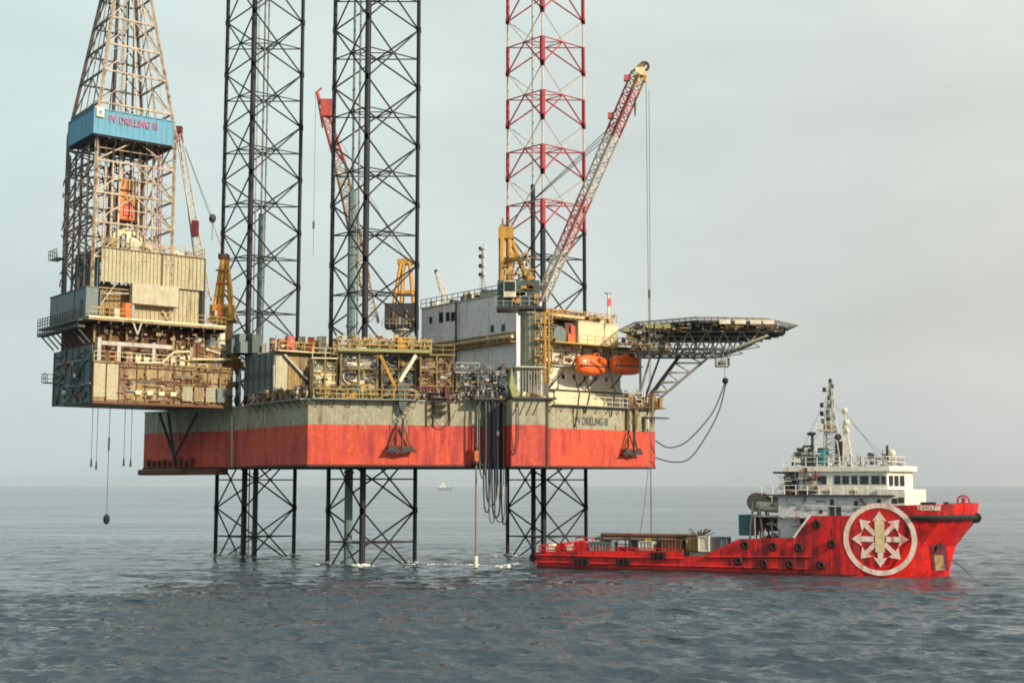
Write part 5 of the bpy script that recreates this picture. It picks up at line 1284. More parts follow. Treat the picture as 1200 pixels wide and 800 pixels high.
# low deck-edge kit (many small pieces seen over the hull edge)
def edge_kit(label, fr, px0, px1, v, n, cols3, hmax=1.9):
    u0 = fr.at(px0, 462, v)[0]; u1 = fr.at(px1, 462, v)[0]
    mb = MB(cols3[0]); rs = random.Random(int(px0))
    for k in range(n):
        u = u0+rs.random()*(u1-u0); v_ = v+rs.random()*1.0; h = .3+rs.random()**2*hmax; c = rs.choice(cols3)
        q = rs.random()
        if q < .5: mb.m(c).box(u, u+.15+rs.random()*.45, v_, v_+.4, ZD+.06, ZD+.06+h)
        elif q < .8: mb.m(c).tube((u, v_, ZD+.06), (u, v_, ZD+h), .1+rs.random()*.18, 7)
        else: mb.m(c).tube((u, v_, ZD+h), (u+1+rs.random()*1.5, v_, ZD+h), .09, 6)
    busy(mb, u0, u1, v-.2, v+1.0, ZD+.1, ZD+hmax*.9, n*2, cols3+['dark_steel', 'dark_steel'], .4, int(px1))
    solo('deck_gear', mb, label, 'deck gear', fr, ((u0+u1)/2, v, ZD+.06), 'deck gear along the hull edge')
edge_kit('ochre valves and lockers on the deck edge over the bright hull corner', FH1, 364, 440, -.5, 60, ['rail_yellow', 'yellow_green', 'rust', 'teal_dark', 'rust_pale', 'crane_yellow'], 1.4)
edge_kit('red and rusty valves on the deck edge right of the yellow strut', FH1, 476, 552, -.5, 60, ['rust', 'maroon', 'rust_pale', 'pipe_grey', 'dark_steel', 'ochre'], 1.2)
edge_kit('dark rusty gear on the shaded deck edge under the tan deck house', FH0, 290, 358, -.4, 60, ['dark_steel', 'rust', 'rust_pale', 'ochre', 'teal_dark', 'galvanised'], 1.6)
# scaffold with spooled hose on the hull side (x 505-520, y 470-485)
sc_ = T('access_scaffold', 'small hanging scaffold with ropes on the hull side below the brown stack', 'scaffold', FH1, (FH1.at(516, 480, -1)[0], -1, ZD-2))
mb = MB('dark_steel'); a = FH1.p(510, 466, -.9); b = FH1.p(526, 482, -.9)
for z in (a.z, (a.z+b.z)/2, b.z): mb.box(a.x, b.x, -1.2, -.2, z-.06, z+.06)
for x in (a.x, b.x): mb.tube((x, -1.1, b.z), (x, -1.1, a.z+1), .06, 4)
mb.build('staging', sc_)
mb = MB('rope'); q = [FH1.p(x, y, -.6) for x, y in spl([(507., 484.), (511., 495.), (519., 499.), (527., 495.), (534., 480.)], 5)]; mb.path(q, .05, 5); mb.build('rope_loop', sc_)

# ================================================================== SUPPLY SHIP
Sa = atZ(640, 666, 0); Sb = atZ(1031, 677, 0); FS = frame2(Sa, Sb)
W = 12.4; HB = W/2
uS = FS.at(627, 660, 1.0)[0]
ship = T('supply_ship', 'red offshore supply ship with white bridge lying beside the platform', 'ship', FS, (22, HB, 0))
uwl = FS.at(1113, 678, HB)[0]; ukn = FS.at(1146, 606, HB)[0]; utp = FS.at(1142, 590, HB)[0]
us_ = FS.at(1040, 640, 0)[0]
top_px = [(627, 650), (640, 646), (700, 645), (799, 645), (801, 651), (824, 651), (828, 649), (866, 631), (929, 630), (931, 629.5), (950, 604), (1040, 603), (1052, 596), (1075, 593)]
st = []
for x, y in top_px: u, z = FS.at(x, y, 0); st.append((u, z))
zbow = FS.at(1130, 590, HB-1)[1]
zkn = FS.at(1100, 606, 2)[1]
def side_level(l, u_frac):
    pass
lev = ['keel', 'wl', 'low', 'mid', 'kn', 'top']
def zlev(zt_): return [-1.5, 0, min(1.1, zt_*.4), min(zt_*.62, 3.2), min(zkn-.25, zt_*.93), zt_]
def ustem(l): return [uwl-.8, uwl, uwl+.12, uwl+.75, ukn-.1, ukn+.15][l]
def ustart(l): return [us_-6, us_-4, us_-2.5, us_-.5, us_+1.0, us_+1.5][l]
rows = []   # per station: list of (u, hb, z)
for u, z in st[:-2]: 
    if u < us_-6: rows.append([(max(u, uS), HB if u > uS+1.2 else HB-.5, zz) for zz in zlev(z)])
nb = 40; zbase = st[-3][1]
tb = [(FS.at(x, y, 0)[0], FS.at(x, y, 0)[1]) for x, y in ((950, 604), (1002, 604), (1014, 594), (1045, 592))]
def ztop_at(u):
    if u >= tb[-1][0]: return max(tb[-1][1], zbow-.25) + (u-tb[-1][0])*.03
    for (a, za), (b, zb__) in zip(tb[:-1], tb[1:]):
        if a <= u <= b: return za+(zb__-za)*(u-a)/(b-a)
    return tb[0][1]
for i in range(nb+1):
    t_ = i/nb; rw = []
    ztop = ztop_at(us_-6+(ukn-us_+6)*t_)
    zl = zlev(ztop)
    for l in range(6):
        ub = us_-6; ue = ustem(l); u = ub+(ue-ub)*t_
        s_ = max(0, (u-ustart(l))/(ue-ustart(l))); p_ = 2.0+.18*l; hbv = HB*max(0, 1-s_**p_)**(.85 if l < 4 else .62)
        rw.append((u, max(hbv, .06), zl[l]))
    rows.append(rw)
mbh = MB('ship_red'); nL = 6; vs_ = []
for rw in rows:
    for u, h, z in rw: vs_.append((u, HB-h, z))
    for u, h, z in rw: vs_.append((u, HB+h, z))
fs = []; n_ = len(rows)
for i in range(n_-1):
    for l in range(nL-1):
        a = i*12+l; b = (i+1)*12+l; fs.append((a, b, b+1, a+1)); a += 6; b += 6; fs.append((b, a, a+1, b+1))
mbh.raw(vs_, fs)
a = 0; mbh.raw([vs_[k] for k in range(12)], [(6, 0, 1, 2, 3, 4, 5, 11, 10, 9, 8, 7)])
b = (n_-1)*12; mbh.raw(vs_[b:b+12], [(0, 6, 7, 8, 9, 10, 11, 5, 4, 3, 2, 1)])
# inner face of the bulwark
ins = []
for rw in rows:
    u, h, z = rw[-1]; ins.append((u, h, z))
zdk_aft = FS.at(720, 651, 0)[1]; zdk_fw = FS.at(1000, 604.5, 0)[1]
hullo = mbh.build('hull', ship)
# decks
mb = MB('deck_green')
def deck_strip(mb, i0, i1, z, inset=.12):
    for i in range(i0, i1):
        (ua, ha, _), (ub, hb_, _) = ins[i], ins[i+1]
        if ub-ua < 1e-4: continue
        mb.face([(ua, HB-max(ha-inset, 0.02), z), (ub, HB-max(hb_-inset, .02), z), (ub, HB+max(hb_-inset, .02), z), (ua, HB+max(ha-inset, .02), z)])
naft = sum(1 for r_ in rows if r_[0][0] < us_-6-1e-3)
kf = next(i for i, r_ in enumerate(ins) if r_[2] > zdk_fw-.5)
deck_strip(mb, 0, kf, zdk_aft); mb.m('deck_green'); deck_strip(mb, kf-1, n_-1, zdk_fw-.35)
mb.build('deck', ship)
# waterline band
mb = MB('ship_boot'); 
for i in range(n_-1):
    r0, r1 = rows[i], rows[i+1]
    mb.face([(r0[0][0], HB-r0[0][1]-.02, -1.4), (r1[0][0]+.0, HB-r1[0][1]-.02, -1.4), (r1[1][0], HB-r1[1][1]-.02, .28), (r0[1][0], HB-r0[1][1]-.02, .28)])
mb.build('boot_topping', ship)
# rubbing strakes
def strake(mat, zf_, r, i0, i1, lvl, off=.08):
    pts = []
    for rw in rows[i0:i1]:
        u, h, z = rw[lvl]; pts.append((u, HB-h-off, zf_(z)))
    return MB(mat).path(pts, r, 6)
ik = next(i for i, r_ in enumerate(rows) if r_[4][0] > FS.at(1066, 605, 0)[0])
strake('black_rubber', lambda z: zkn, .32, ik, n_, 4, .1).build('bow_fender', ship)
sfp = [(rows[-1][4][0]+.1, HB+k, zkn) for k in (-.8, 0, .8)]; MB('black_rubber').tube((ukn-.2, HB-.7, zkn-.1), (ukn-.2, HB+.7, zkn-.1), .55, 8).build('stem_fender', ship)
MB('ship_red').path([(uS+.5, -.16, 1.55), (FS.at(800, 655, 0)[0], -.16, 1.55)], .13, 6).build('rubbing_strake', ship)
MB('ship_red').path([(uS+.5, -.16, .75), (FS.at(948, 655, 0)[0], -.16, .75)], .13, 6).build('rubbing_strake', ship)
MB('ship_red').path([(FS.at(828, 640, 0)[0], -.14, FS.at(828, 652, 0)[1]), (FS.at(950, 640, 0)[0], -.14, FS.at(950, 652, 0)[1])], .12, 6).build('rubbing_strake', ship)
MB('off_white').box(FS.at(1040, 605, 0)[0], ukn-2, HB+.2, HB+.3, zbow-.1, zbow).build('bow_cap', ship)
# bow bulwark stays and red gallows
mb = MB('ship_red'); p = FS.p(1129, 587, HB-.5); mb.torus((p.x, p.y, p.z), .6, .09, 1, 16, 6); mb.tube((p.x, p.y, p.z-.7), (p.x, p.y, p.z+.4), .2, 6); mb.build('bow_roller', ship)
mb = MB('dark_steel')
for px in (1082, 1088, 1094, 1109): p = FS.p(px, 592, 2.5); mb.box(p.x-.25, p.x+.25, 2.2, 2.7, p.z-.3, p.z+.35)
mb.build('mooring_bitts', ship)
# white sloping rail at the break
mb = MB('ship_white'); mb.beam(FS.p(930, 629.5, -.06), FS.p(949, 604, -.06), .12); mb.build('bulwark_edge', ship)
rs_ = random.Random(23); mb = MB('maroon')
for k in range(34):
    u = 1+rs_.random()*(us_-3); zt_ = next((r_[5][2] for r_ in rows if r_[5][0] >= u), 2)-.1; tz = max(.9, zt_*(.35+.65*rs_.random())); ln = min(tz-.3, .4+rs_.random()*2.2); w_ = .04+rs_.random()*.11
    mb.m(rs_.choice(['maroon', 'rust', 'ship_boot'])).slab([(u, tz-ln), (u+w_, tz), (u-w_, tz)], -.012, 0)
mb.build('rust_run', ship)
mb = MB('ship_red')
for k in range(10):
    u = 2+k*3.9
    if u < us_-2: zt_ = next((r_[5][2] for r_ in rows if r_[5][0] >= u), 2); mb.box(u-.025, u+.025, -.03, 0, .3, zt_-.1)
mb.box(us_-9, us_+0, -.028, 0, 3.4, 3.45); mb.build('plate_seam', ship)
# tyres
def fender(px, py, i):
    u, z = FS.at(px, py, -.2)
    return u, z
tl = [(865, 657, 'low tyre fender below the aft end of the raised bulwark'), (873, 638, 'upper tyre fender nearest the aft end of the raised bulwark'), (895, 660, 'low tyre fender second along the raised bulwark'), (906, 640, 'upper tyre fender in the middle of the raised bulwark'), (926, 661, 'low tyre fender below the white sloping edge'), (936, 641, 'upper tyre fender below the white sloping edge'),
      (957, 614, 'highest tyre fender on the tall red side near the white house'), (975, 637, 'tyre fender just left of the round emblem'), (962, 662, 'low tyre fender left of the round emblem near the water')]
first = None
for px, py, lb in tl:
    u, z = FS.at(px, py, -.25)
    if first is None:
        mb = MB('old_rubber').torus((u, -.25, z), .30, .2, 1, 18, 8); first = solo('tyre_fender', mb, lb, 'tyre fender', FS, (u, -.25, z), 'tyres hung on the ship side', smooth=True)
    else:
        c = first.copy(); col.objects.link(c); c.location = FS.w(u, -.25, z); c['label'] = lb
for px, lb in ((683, 'dark rubber block fender near the ship stern'), (731, 'dark rubber block fender midway along the low stern side'), (772, 'dark rubber block fender near the gap in the stern side')):
    u, z = FS.at(px, 658 if px < 760 else 651, -.2); mb = MB('old_rubber').box(u-.85, u+.85, -.45, -.02, z-.42, z+.42); mb.box(u-.7, u-.5, -.55, -.45, z-.42, z+.42); mb.box(u+.5, u+.7, -.55, -.45, z-.42, z+.42); mb.box(u-.1, u+.1, -.55, -.45, z-.42, z+.42)
    solo('block_fender', mb, lb, 'fender', FS, (u, -.2, z), 'block fenders on the low stern side')
# emblem
ue, ze = FS.at(1031, 631.5, -.05); er = (FS.at(1074, 631, -.05)[0]-FS.at(988, 631, -.05)[0])/2
mb = MB('emblem_cream'); n = 56; vv = -.05
for k in range(n):
    a0, a1 = 2*pi*k/n, 2*pi*(k+1)/n; ri, ro = er*.865, er
    mb.raw([(ue+r_*cos(a), v_, ze+r_*sin(a)) for v_ in (vv, .02) for a in (a0, a1) for r_ in (ri, ro)], [(0, 1, 3, 2), (4, 6, 7, 5), (1, 5, 7, 3), (0, 2, 6, 4)])
for k in range(8):
    a = pi/4*k; c, s_ = cos(a), sin(a); w1 = er*.072 if k % 2 == 0 else er*.06
    L = er*.77; hL = er*.53; hw = er*.19
    outl = [(er*.17, -w1), (hL, -w1), (hL-er*.03, -hw), (L, 0), (hL-er*.03, hw), (hL, w1), (er*.17, w1)]
    poly2 = [(ue+x*c-y*s_, ze+x*s_+y*c) for x, y in outl]; mb.slab(poly2, vv-.004*(k % 2)-.004, .02)
mb.build('emblem', ship, label='round cream emblem of a ring and eight outward arrows')
mb = MB('emblem_yellow'); mb.slab([(ue-er*.13, ze-er*.36), (ue+er*.13, ze-er*.36), (ue+er*.13, ze+er*.5), (ue-er*.13, ze+er*.5)], vv-.03, vv);  mb.build('emblem_bar', ship)
# anchor pocket as a dark patch on the hull, recess shade put into its colour
au, az_ = FS.at(1101, 648, 3.2); iA = min(range(n_), key=lambda i: abs(rows[i][2][0]-au)); hA = rows[iA][2][1]; hA2 = rows[min(iA+1, n_-1)][2][1]
vA_ = HB-rows[iA][3][1]
mb = MB('maroon'); 
z0a, z1a = .7, 4.2
def hull_v(u, z):
    H_ = []
    for l in range(1, 6):
        us = [r_[l][0] for r_ in rows]; i = min(max(sum(1 for x in us if x <= u)-1, 0), n_-2)
        f_ = min(1, max(0, (u-us[i])/(us[i+1]-us[i]+1e-6))); H_.append((rows[i][l][2]*(1-f_)+rows[i+1][l][2]*f_, rows[i][l][1]*(1-f_)+rows[i+1][l][1]*f_))
    for (z0, h0), (z1, h1) in zip(H_[:-1], H_[1:]):
        if z0 <= z <= z1: g_ = (z-z0)/(z1-z0+1e-6); return HB-(h0*(1-g_)+h1*g_)
    return HB-H_[-1][1]
vt = 1.0
for _ in range(12): upk = FS.at(1091, 652, vt)[0]; vt = hull_v(upk, 2.6)
def pk(du, dv, z): return (upk+du, hull_v(upk+du, z)+dv, z)
def patch(mb, d0, d1, z0, z1, dv, n=6):
    for i in range(n):
        for j in range(n):
            a, b = d0+(d1-d0)*i/n, d0+(d1-d0)*(i+1)/n; c, d = z0+(z1-z0)*j/n, z0+(z1-z0)*(j+1)/n
            mb.face([pk(a, dv, c), pk(b, dv, c), pk(b, dv, d), pk(a, dv, d)])
mb = MB('maroon'); patch(mb, 0, 1.35, z0a, z1a, -.10)
pko = mb.build('anchor_pocket', ship)
mb = MB('rust_pale'); patch(mb, .25, 1.0, z0a, z0a+1.6, -.12); mb.build('rust_stain', ship, sub=pko)
mb = MB('dark_steel'); c = Vector(pk(.65, -.3, 3.2)); mb.tube(c+Vector((0, 0, -.4)), c+Vector((0, 0, .9)), .15, 6); mb.tube(c+Vector((-.45, -.05, 0)), c+Vector((.45, .15, 0)), .14, 6); mb.tube(c+Vector((-.45, -.05, 0)), c+Vector((-.4, -.05, .4)), .1, 5); mb.tube(c+Vector((.45, .15, 0)), c+Vector((.4, .15, .4)), .1, 5); mb.build('bow_anchor', ship, sub=pko)
solo('anchor_chain', MB('rope').path([FS.p(1115, 655, HB-.6), FS.p(1126, 663, HB-.8), FS.p(1140, 676, HB-1)], .06, 5), 'anchor line running from the ship bow down into the sea', 'chain', FS, tuple(FS.p(1115, 655, HB-.6)))
# bow name, on the flared bulwark
ia = next(i for i, r_ in enumerate(rows) if r_[5][0] > FS.at(1074, 598, .3)[0]); V_, Fc = text_mesh('VESSERBE', .5, .8)
def bowpt(s, z):
    x = s*10; i = min(int(x), 9); f_ = x-i; r0, r1 = rows[min(ia+i, n_-1)], rows[min(ia+i+1, n_-1)]
    zt0, zk0 = r0[5][2], r0[4][2]; g = (z-zk0)/(zt0-zk0)
    u = (r0[4][0]*(1-g)+r0[5][0]*g)*(1-f_)+(r1[4][0]*(1-g)+r1[5][0]*g)*f_; h = (r0[4][1]*(1-g)+r0[5][1]*g)*(1-f_)+(r1[4][1]*(1-g)+r1[5][1]*g)*f_
    return (u, HB-h-.06, z)
mb = MB('letter_white'); mb.raw([tuple(Vector(bowpt(x*.8, zkn+.75+z))+Vector((0, y*.5, 0))) for x, y, z in V_], Fc); mb.build('bow_name', ship)

# superstructure
def sb(name, mat, x0, y0, x1, y1, v0, v1, sub=None, T_=None):
    mb = MB(mat); r_ = pbox(mb, FS, x0, y0, x1, y1, v0, v1); o = mb.build(name, T_ or ship, sub=sub); return o, r_
mb = MB('ship_grey'); r1_ = pbox(mb, FS, 912, 581, 1044, 606, .7, W-.7); mb.m('dark_steel').box(FS.at(892, 580, .3)[0], r1_[1]+.4, .2, W-.2, r1_[3], r1_[3]+.14); dh = mb.build('deckhouse', ship)
for px, py, w_, h_ in ((975, 599, .5, 1.3), (983, 599, .5, 1.3), (975, 588, .4, .6), (1030, 588, .4, .6), (962, 599, .35, .35), (1003, 590, .4, .6)):
    u, z = FS.at(px, py, .69); MB('dark_steel').box(u-w_/2, u+w_/2, .64, .7, z-h_/2, z+h_/2).build('window' if h_ < 1 else 'door', ship, sub=dh)
MB('rust').beam(FS.p(1008, 584, .55), FS.p(1023, 602, .55), .12).build('ladder', ship, sub=dh)
MB('ship_white').tube(FS.p(940, 592, .5), FS.p(1026, 594, .5), .05, 5).build('handrail', ship, sub=dh)
mb = MB('ship_white'); zc1 = r1_[3]+.14; r2_ = pbox(mb, FS, 1040, 574, 1076, 592, 1.5, W-1.5); 
u0, u1 = FS.at(1040, 590, 1)[0], FS.at(1078, 590, 2)[0]; zf0 = FS.at(1050, 601, 1)[1]; zf1 = FS.at(1060, 574, 1.5)[1]
mb = MB('ship_white'); pl = [(u0-1, .9), (u0+1.8, .9), (u1-.3, 3.2), (u1, HB), (u1-.3, W-3.2), (u0+1.8, W-.9), (u0-1, W-.9)]; mb.prism(pl, zdk_fw-.3, zf1); mb.m('ship_grey').prism([(x, y) for x, y in pl], zf1, zf1+.08); fh = mb.build('forward_house', ship)
for px, py in ((1048, 587), (1056, 586)): u, z = FS.at(px, py, .88); MB('dark_steel').box(u-.3, u+.3, .86, .9, z-.25, z+.3).build('window', ship, sub=fh)
# wheelhouse
vW0 = 1.3; zw0_ = zc1; zw1_ = FS.at(1000, 552, vW0)[1]; ua = FS.at(919, 566, vW0)[0]; ub = FS.at(1040, 566, vW0)[0]; ufr = FS.at(1060, 566, 3)[0]
mb = MB('ship_white'); pl = [(ua, vW0), (ub, vW0), (ufr, vW0+2.6), (ufr+.4, HB), (ufr, W-vW0-2.6), (ub, W-vW0), (ua, W-vW0)]
mb.prism(pl, zw0_, zw1_); mb.m('ship_white').prism([(HB_*1.0, y) for HB_, y in [(ua-.2, vW0-.3), (ub+.3, vW0-.3), (ufr+.5, vW0+2.3), (ufr+.9, HB), (ufr+.5, W-vW0-2.3), (ub+.3, W-vW0+.3), (ua-.2, W-vW0+.3)]], zw1_, zw1_+.55)
wh = mb.build('wheelhouse', ship)
for x0, x1 in ((959, 968.5), (978, 985), (987, 995), (998, 1005), (1008, 1018), (1021.5, 1031), (1033, 1038)):
    zt_, zb_ = FS.at(1000, 557.5, vW0)[1], FS.at(1000, 567, vW0)[1]; u0, u1 = FS.at(x0, 562, vW0)[0], FS.at(x1, 562, vW0)[0]
    fo = MB('pale_grey').box(u0-.08, u1+.08, vW0-.03, vW0, zb_-.08, zt_+.08).build('window', ship, sub=wh); MB('glass').box(u0, u1, vW0-.05, vW0-.03, zb_, zt_).build('pane', ship, sub=wh)
for s0, s1 in ((.08, .30), (.37, .60), (.67, .92)):      # angled front windows
    for fl_ in (0, 1):
        P_ = Vector((ub, vW0)); Q_ = Vector((ufr, vW0+2.6))
        if fl_: P_, Q_ = Vector((ufr, W-vW0-2.6)), Vector((ub, W-vW0))
        d2 = (Q_-P_).normalized(); nn = Vector((d2.y, -d2.x))*.04; a, b = P_.lerp(Q_, s0)+nn, P_.lerp(Q_, s1)+nn; c_, e_ = a-nn*1.2, b-nn*1.2
        z0_, z1_ = FS.at(1050, 569.5, 2)[1], FS.at(1050, 557, 2)[1]
        MB('glass').raw([(a.x, a.y, z0_), (b.x, b.y, z0_), (b.x, b.y, z1_), (a.x, a.y, z1_)], [(0, 1, 2, 3)]) if False else None
        mbw = MB('glass'); mbw.raw([(a.x, a.y, z0_), (b.x, b.y, z0_), (b.x, b.y, z1_), (a.x, a.y, z1_), (c_.x, c_.y, z0_), (e_.x, e_.y, z0_), (e_.x, e_.y, z1_), (c_.x, c_.y, z1_)], [(0, 1, 2, 3), (0, 4, 5, 1), (3, 2, 6, 7), (0, 3, 7, 4), (1, 5, 6, 2)]); mbw.build('window', ship, sub=wh)
mb = MB('ship_white'); mb.rail([(ua, vW0-.2, zw1_+.55), (ub, vW0-.2, zw1_+.55), (ufr, vW0+2.4, zw1_+.55)], 1.0, 1.2, .04, 2); mb.rail([(FS.at(893, 580, .4)[0], .3, zc1), (FS.at(960, 580, .4)[0], .3, zc1)], 1.0, 1.2, .045, 2); mb.rail([(FS.at(960, 580, .4)[0], .3, zc1), (r1_[1]+.3, .3, zc1)], 1.0, 1.2, .035, 2); mb.build('railing', ship)
# aft part of bridge: dark openings
mb = MB('dark_steel'); mb.box(FS.at(921, 570, vW0)[0], FS.at(936, 570, vW0)[0], vW0-.04, vW0, zw0_+.3, zw0_+2.6); mb.box(FS.at(937, 578, .8)[0], FS.at(948, 578, .8)[0], .6, 1.2, zc1, zc1+.5); mb.build('door', ship, sub=wh)
# clutter that breaks up the bridge: vents, ducts, raft canisters, stairs
mb = MB('ship_white'); u_a, u_b = FS.at(922, 578, .6)[0], FS.at(958, 578, .6)[0]
busy(MB('ship_white'), u_a-1, u_b, .5, 1.2, zc1, zc1+2.6, 70, ['ship_white', 'dark_steel', 'pale_grey', 'dark_steel', 'boom_red', 'slate'], .5, 41).build('bridge_fitting', ship)
busy(MB('ship_white'), FS.at(924, 548, 2)[0], FS.at(960, 548, 2)[0], 1.8, 4, zw1_+.55, zw1_+2.2, 70, ['dark_steel', 'ship_white', 'dark_steel', 'slate', 'galvanised'], .6, 42).build('funnel_vent', ship)
busy(MB('ship_white'), FS.at(966, 548, 2)[0], FS.at(1058, 548, 2)[0], 1.6, 5, zw1_+.55, zw1_+1.5, 80, ['galvanised', 'ship_white', 'dark_steel', 'pale_grey'], .4, 43).build('roof_fitting', ship)
busy(MB('ship_white'), FS.at(896, 600, 1)[0], FS.at(935, 600, 1)[0], .8, 2.4, zdk_aft, zc1-.3, 120, ['galvanised', 'ship_white', 'dark_steel', 'maroon', 'ochre', 'slate', 'off_white'], .5, 44).build('deck_fitting', ship)
busy(MB('ship_white'), r1_[0]+.3, r1_[1]-.3, .55, .66, r1_[3]-3.2, r1_[3]-.3, 40, ['ship_grey', 'pale_grey', 'galvanised', 'slate'], .35, 45).build('wall_duct', ship)
mb = MB('dark_steel')
for k in range(6): z_ = zc1+.4*k+.3; mb.box(FS.at(921, 570, .9)[0]-.2*k, FS.at(921, 570, .9)[0]-.2*k+.7, .7, 1.3, z_, z_+.06)
mb.box(FS.at(918, 570, 1)[0]-1.2, FS.at(918, 570, 1)[0]+.4, 1.3, 6, zw1_-.2, zw1_); mb.build('stairway', ship)
for px in (968, 1000): 
    u, z = FS.at(px, 577, .55); MB('off_white').tube((u-.45, .6, zc1+.45), (u+.45, .6, zc1+.45), .25, 10).box(u-.3, u+.3, .5, .8, zc1, zc1+.2).build('raft_canister', ship)
# funnel
zr = zw1_+.55
mb = MB('funnel_blue'); r_ = pbox(mb, FS, 945, 526, 965, 549, 3.5, 6.5); mb.m('dark_steel').box(r_[0]-.05, r_[1]+.05, 3.45, 6.55, r_[3], r_[3]+.12); fo = mb.build('funnel', ship)
mb = MB('dark_steel')
for k, (px, py, L) in enumerate(((933, 527, 1.6), (932, 534, 1.8), (936, 541, 1.4), (930, 552, 1.2), (941, 524, 1.2))):
    p = FS.p(px, py, 4.5); mb.tube(p, (p.x+L, p.y, p.z), .24, 8); mb.tube((p.x+L*.8, p.y, zr-.3), (p.x+L*.8, p.y, p.z), .15, 6)
mb.tube(FS.p(952, 528, 4.2), FS.p(952, 508, 4.2), .16, 6); mb.ball(FS.p(951, 508, 4.2), .38, 8, (1.5, 1, .6)); mb.build('exhaust_pipe', ship, sub=fo)
# mast
mst = T('navigation_mast', 'tall lattice navigation mast with black lamps above the blue funnel', 'mast', FS, (FS.at(974, 549, 5.5)[0], 5.5, zr))
mb = MB('pale_grey'); p = FS.p(977, 549, 5.5); q = FS.p(972, 480, 5.5); mb.lattice((p.x, 5.5, zr), q, 1.9, .8, 10, .09, .05); tp_ = FS.p(973, 446, 5.5); mb.lattice(q, tp_, .8, .15, 6, .06, .035); mb.build('lattice', mst)
for px, py in ((973, 447), (966, 457), (975, 453), (974, 461), (971, 466), (975, 471), (963, 475), (972, 476), (963, 485), (970, 484), (964, 494), (971, 491)):
    p = FS.p(px, py, 5.5); c = q.lerp(tp_, max(0, min(1, (p.z-q.z)/(tp_.z-q.z)))); mb = MB('dark_steel').tube((p.x, 5.5, p.z-.2), (p.x, 5.5, p.z+.3), .2, 8); mb.m('pale_grey').tube((p.x, 5.5, p.z-.15), (c.x, 5.5, p.z-.15), .04, 4); mb.build('lamp', mst)
mb = MB('off_white'); p = FS.p(970, 503, 5); mb.box(p.x-1.2, p.x+1.0, 4.6, 6, p.z-.15, p.z); mb.rail([(p.x-1.2, 4.6, p.z), (p.x+1.0, 4.6, p.z)], .9, .6, .04); mb.m('rust_pale').box(p.x-.4, p.x+.5, 4.7, 5.2, p.z, p.z+.6); mb.build('lamp_platform', mst)
mb = MB('dark_steel'); p = FS.p(982, 520, 5); mb.box(p.x-.35, p.x+.4, 5, 6, p.z-2, p.z+.3); mb.ball(FS.p(982, 512, 5), .4, 8); mb.build('control_cabinet', mst)
ms2 = T('radar_mast', 'shorter white radar mast with round antennas in front of the navigation mast', 'mast', FS, (FS.at(994, 549, 5)[0], 5, zr))
p = FS.p(994, 547, 5); q = FS.p(990, 479, 5); MB('off_white').lattice((p.x, 5, zr), (q.x, 5, FS.at(990, 500, 5)[1]), 1.0, .3, 7, .06, .035).tube((q.x, 5, FS.at(990, 500, 5)[1]), q, .09, 6).build('lattice', ms2)
for px, py, r_ in ((990, 481, .35), (992, 495, .4), (990, 499, .3), (993, 505, .3)): MB('off_white').ball(FS.p(px, py, 4.8), r_, 8).build('antenna', ms2)
for px, yt, lb in ((1021, 533, 'grey searchlight on the bridge roof, left of the twin whip aerials'), (1034, 526, 'dark whip aerial with bracket on the bridge roof front'), (1045, 531, 'white round antenna on a post at the bridge roof front end')):
    p = FS.p(px, yt, 3); t = T('roof_antenna', lb, 'antenna', FS, (p.x, 3, zr), 'small gear on the bridge roof')
    MB('pale_grey').tube((p.x, 3, zr), (p.x, 3, p.z), .08, 5).build('post', t)
    if px == 1045: MB('off_white').ball((p.x, 3, p.z), .42, 10).build('head', t)
    elif px == 1021: MB('slate').tube((p.x-.1, 2.6, p.z), (p.x+.1, 3.3, p.z), .3, 8).build('head', t)
    else: MB('dark_steel').tube((p.x+.5, 3, zr+.3), (p.x+.5, 3, zr+2.2), .14, 6).box(p.x-.1, p.x+.6, 2.9, 3.1, zr+1.2, zr+1.3).build('head', t)
# rigging lines from mast
mb = MB('rope')
for a, b in (((973, 470), (1050, 549)), ((973, 455), (925, 560)), ((990, 482), (1040, 548)), ((966, 500), (905, 580))): mb.tube(FS.p(*a, 5.5), FS.p(*b, 5), .025, 4)
mb.build('stay_wire', mst)
# aft of the house: rescue boat on cradle, white gear, winches
rb = T('rescue_boat', 'white rescue boat on its cradle aft of the ship bridge', 'rescue boat', FS, (FS.at(912, 598, 2)[0], 2.2, FS.at(912, 606, 2)[1]))
mb = MB('off_white'); u, z = FS.at(915, 593, 2.2)
n = 10; prof = [(-2.6, .5, .3), (-1.6, .95, .05), (0, 1, 0), (1.4, .85, .05), (2.4, .2, .5)]; rg = []
for s_, w_, k_ in prof: rg += [(u+s_, 2.2-.9*w_, z+.5), (u+s_, 2.2-.7*w_, z-.3+k_*.6), (u+s_, 2.2, z-.7+k_), (u+s_, 2.2+.7*w_, z-.3+k_*.6), (u+s_, 2.2+.9*w_, z+.5)]
fs = []
for i in range(4):
    for j in range(4): fs.append((i*5+j, (i+1)*5+j, (i+1)*5+j+1, i*5+j+1))
    fs.append((i*5+4, (i+1)*5+4, (i+1)*5, i*5))
fs += [(0, 1, 2, 3, 4), (24, 23, 22, 21, 20)]; mb.raw(rg, fs); mb.build('hull', rb, smooth=True)
MB('pale_grey').box(u-.8, u+.9, 1.8, 2.6, z+.5, z+1.1).build('console', rb)
mb = MB('galvanised'); zlo_ = zdk_aft; mb.box(u-2.8, u+3, .8, 3.4, z-1.1, z-1.0)
for du in (-2.6, 0, 2.8):
    for v_ in (.9, 3.3): mb.tube((u+du, v_, zlo_), (u+du, v_, z-1.0), .09, 5)
mb.build('cradle', rb)
wd = T('deck_winch', 'olive brown winch drum on a frame at the aft end of the ship house', 'winch', FS, (FS.at(890, 592, 3)[0], 3, zdk_aft))
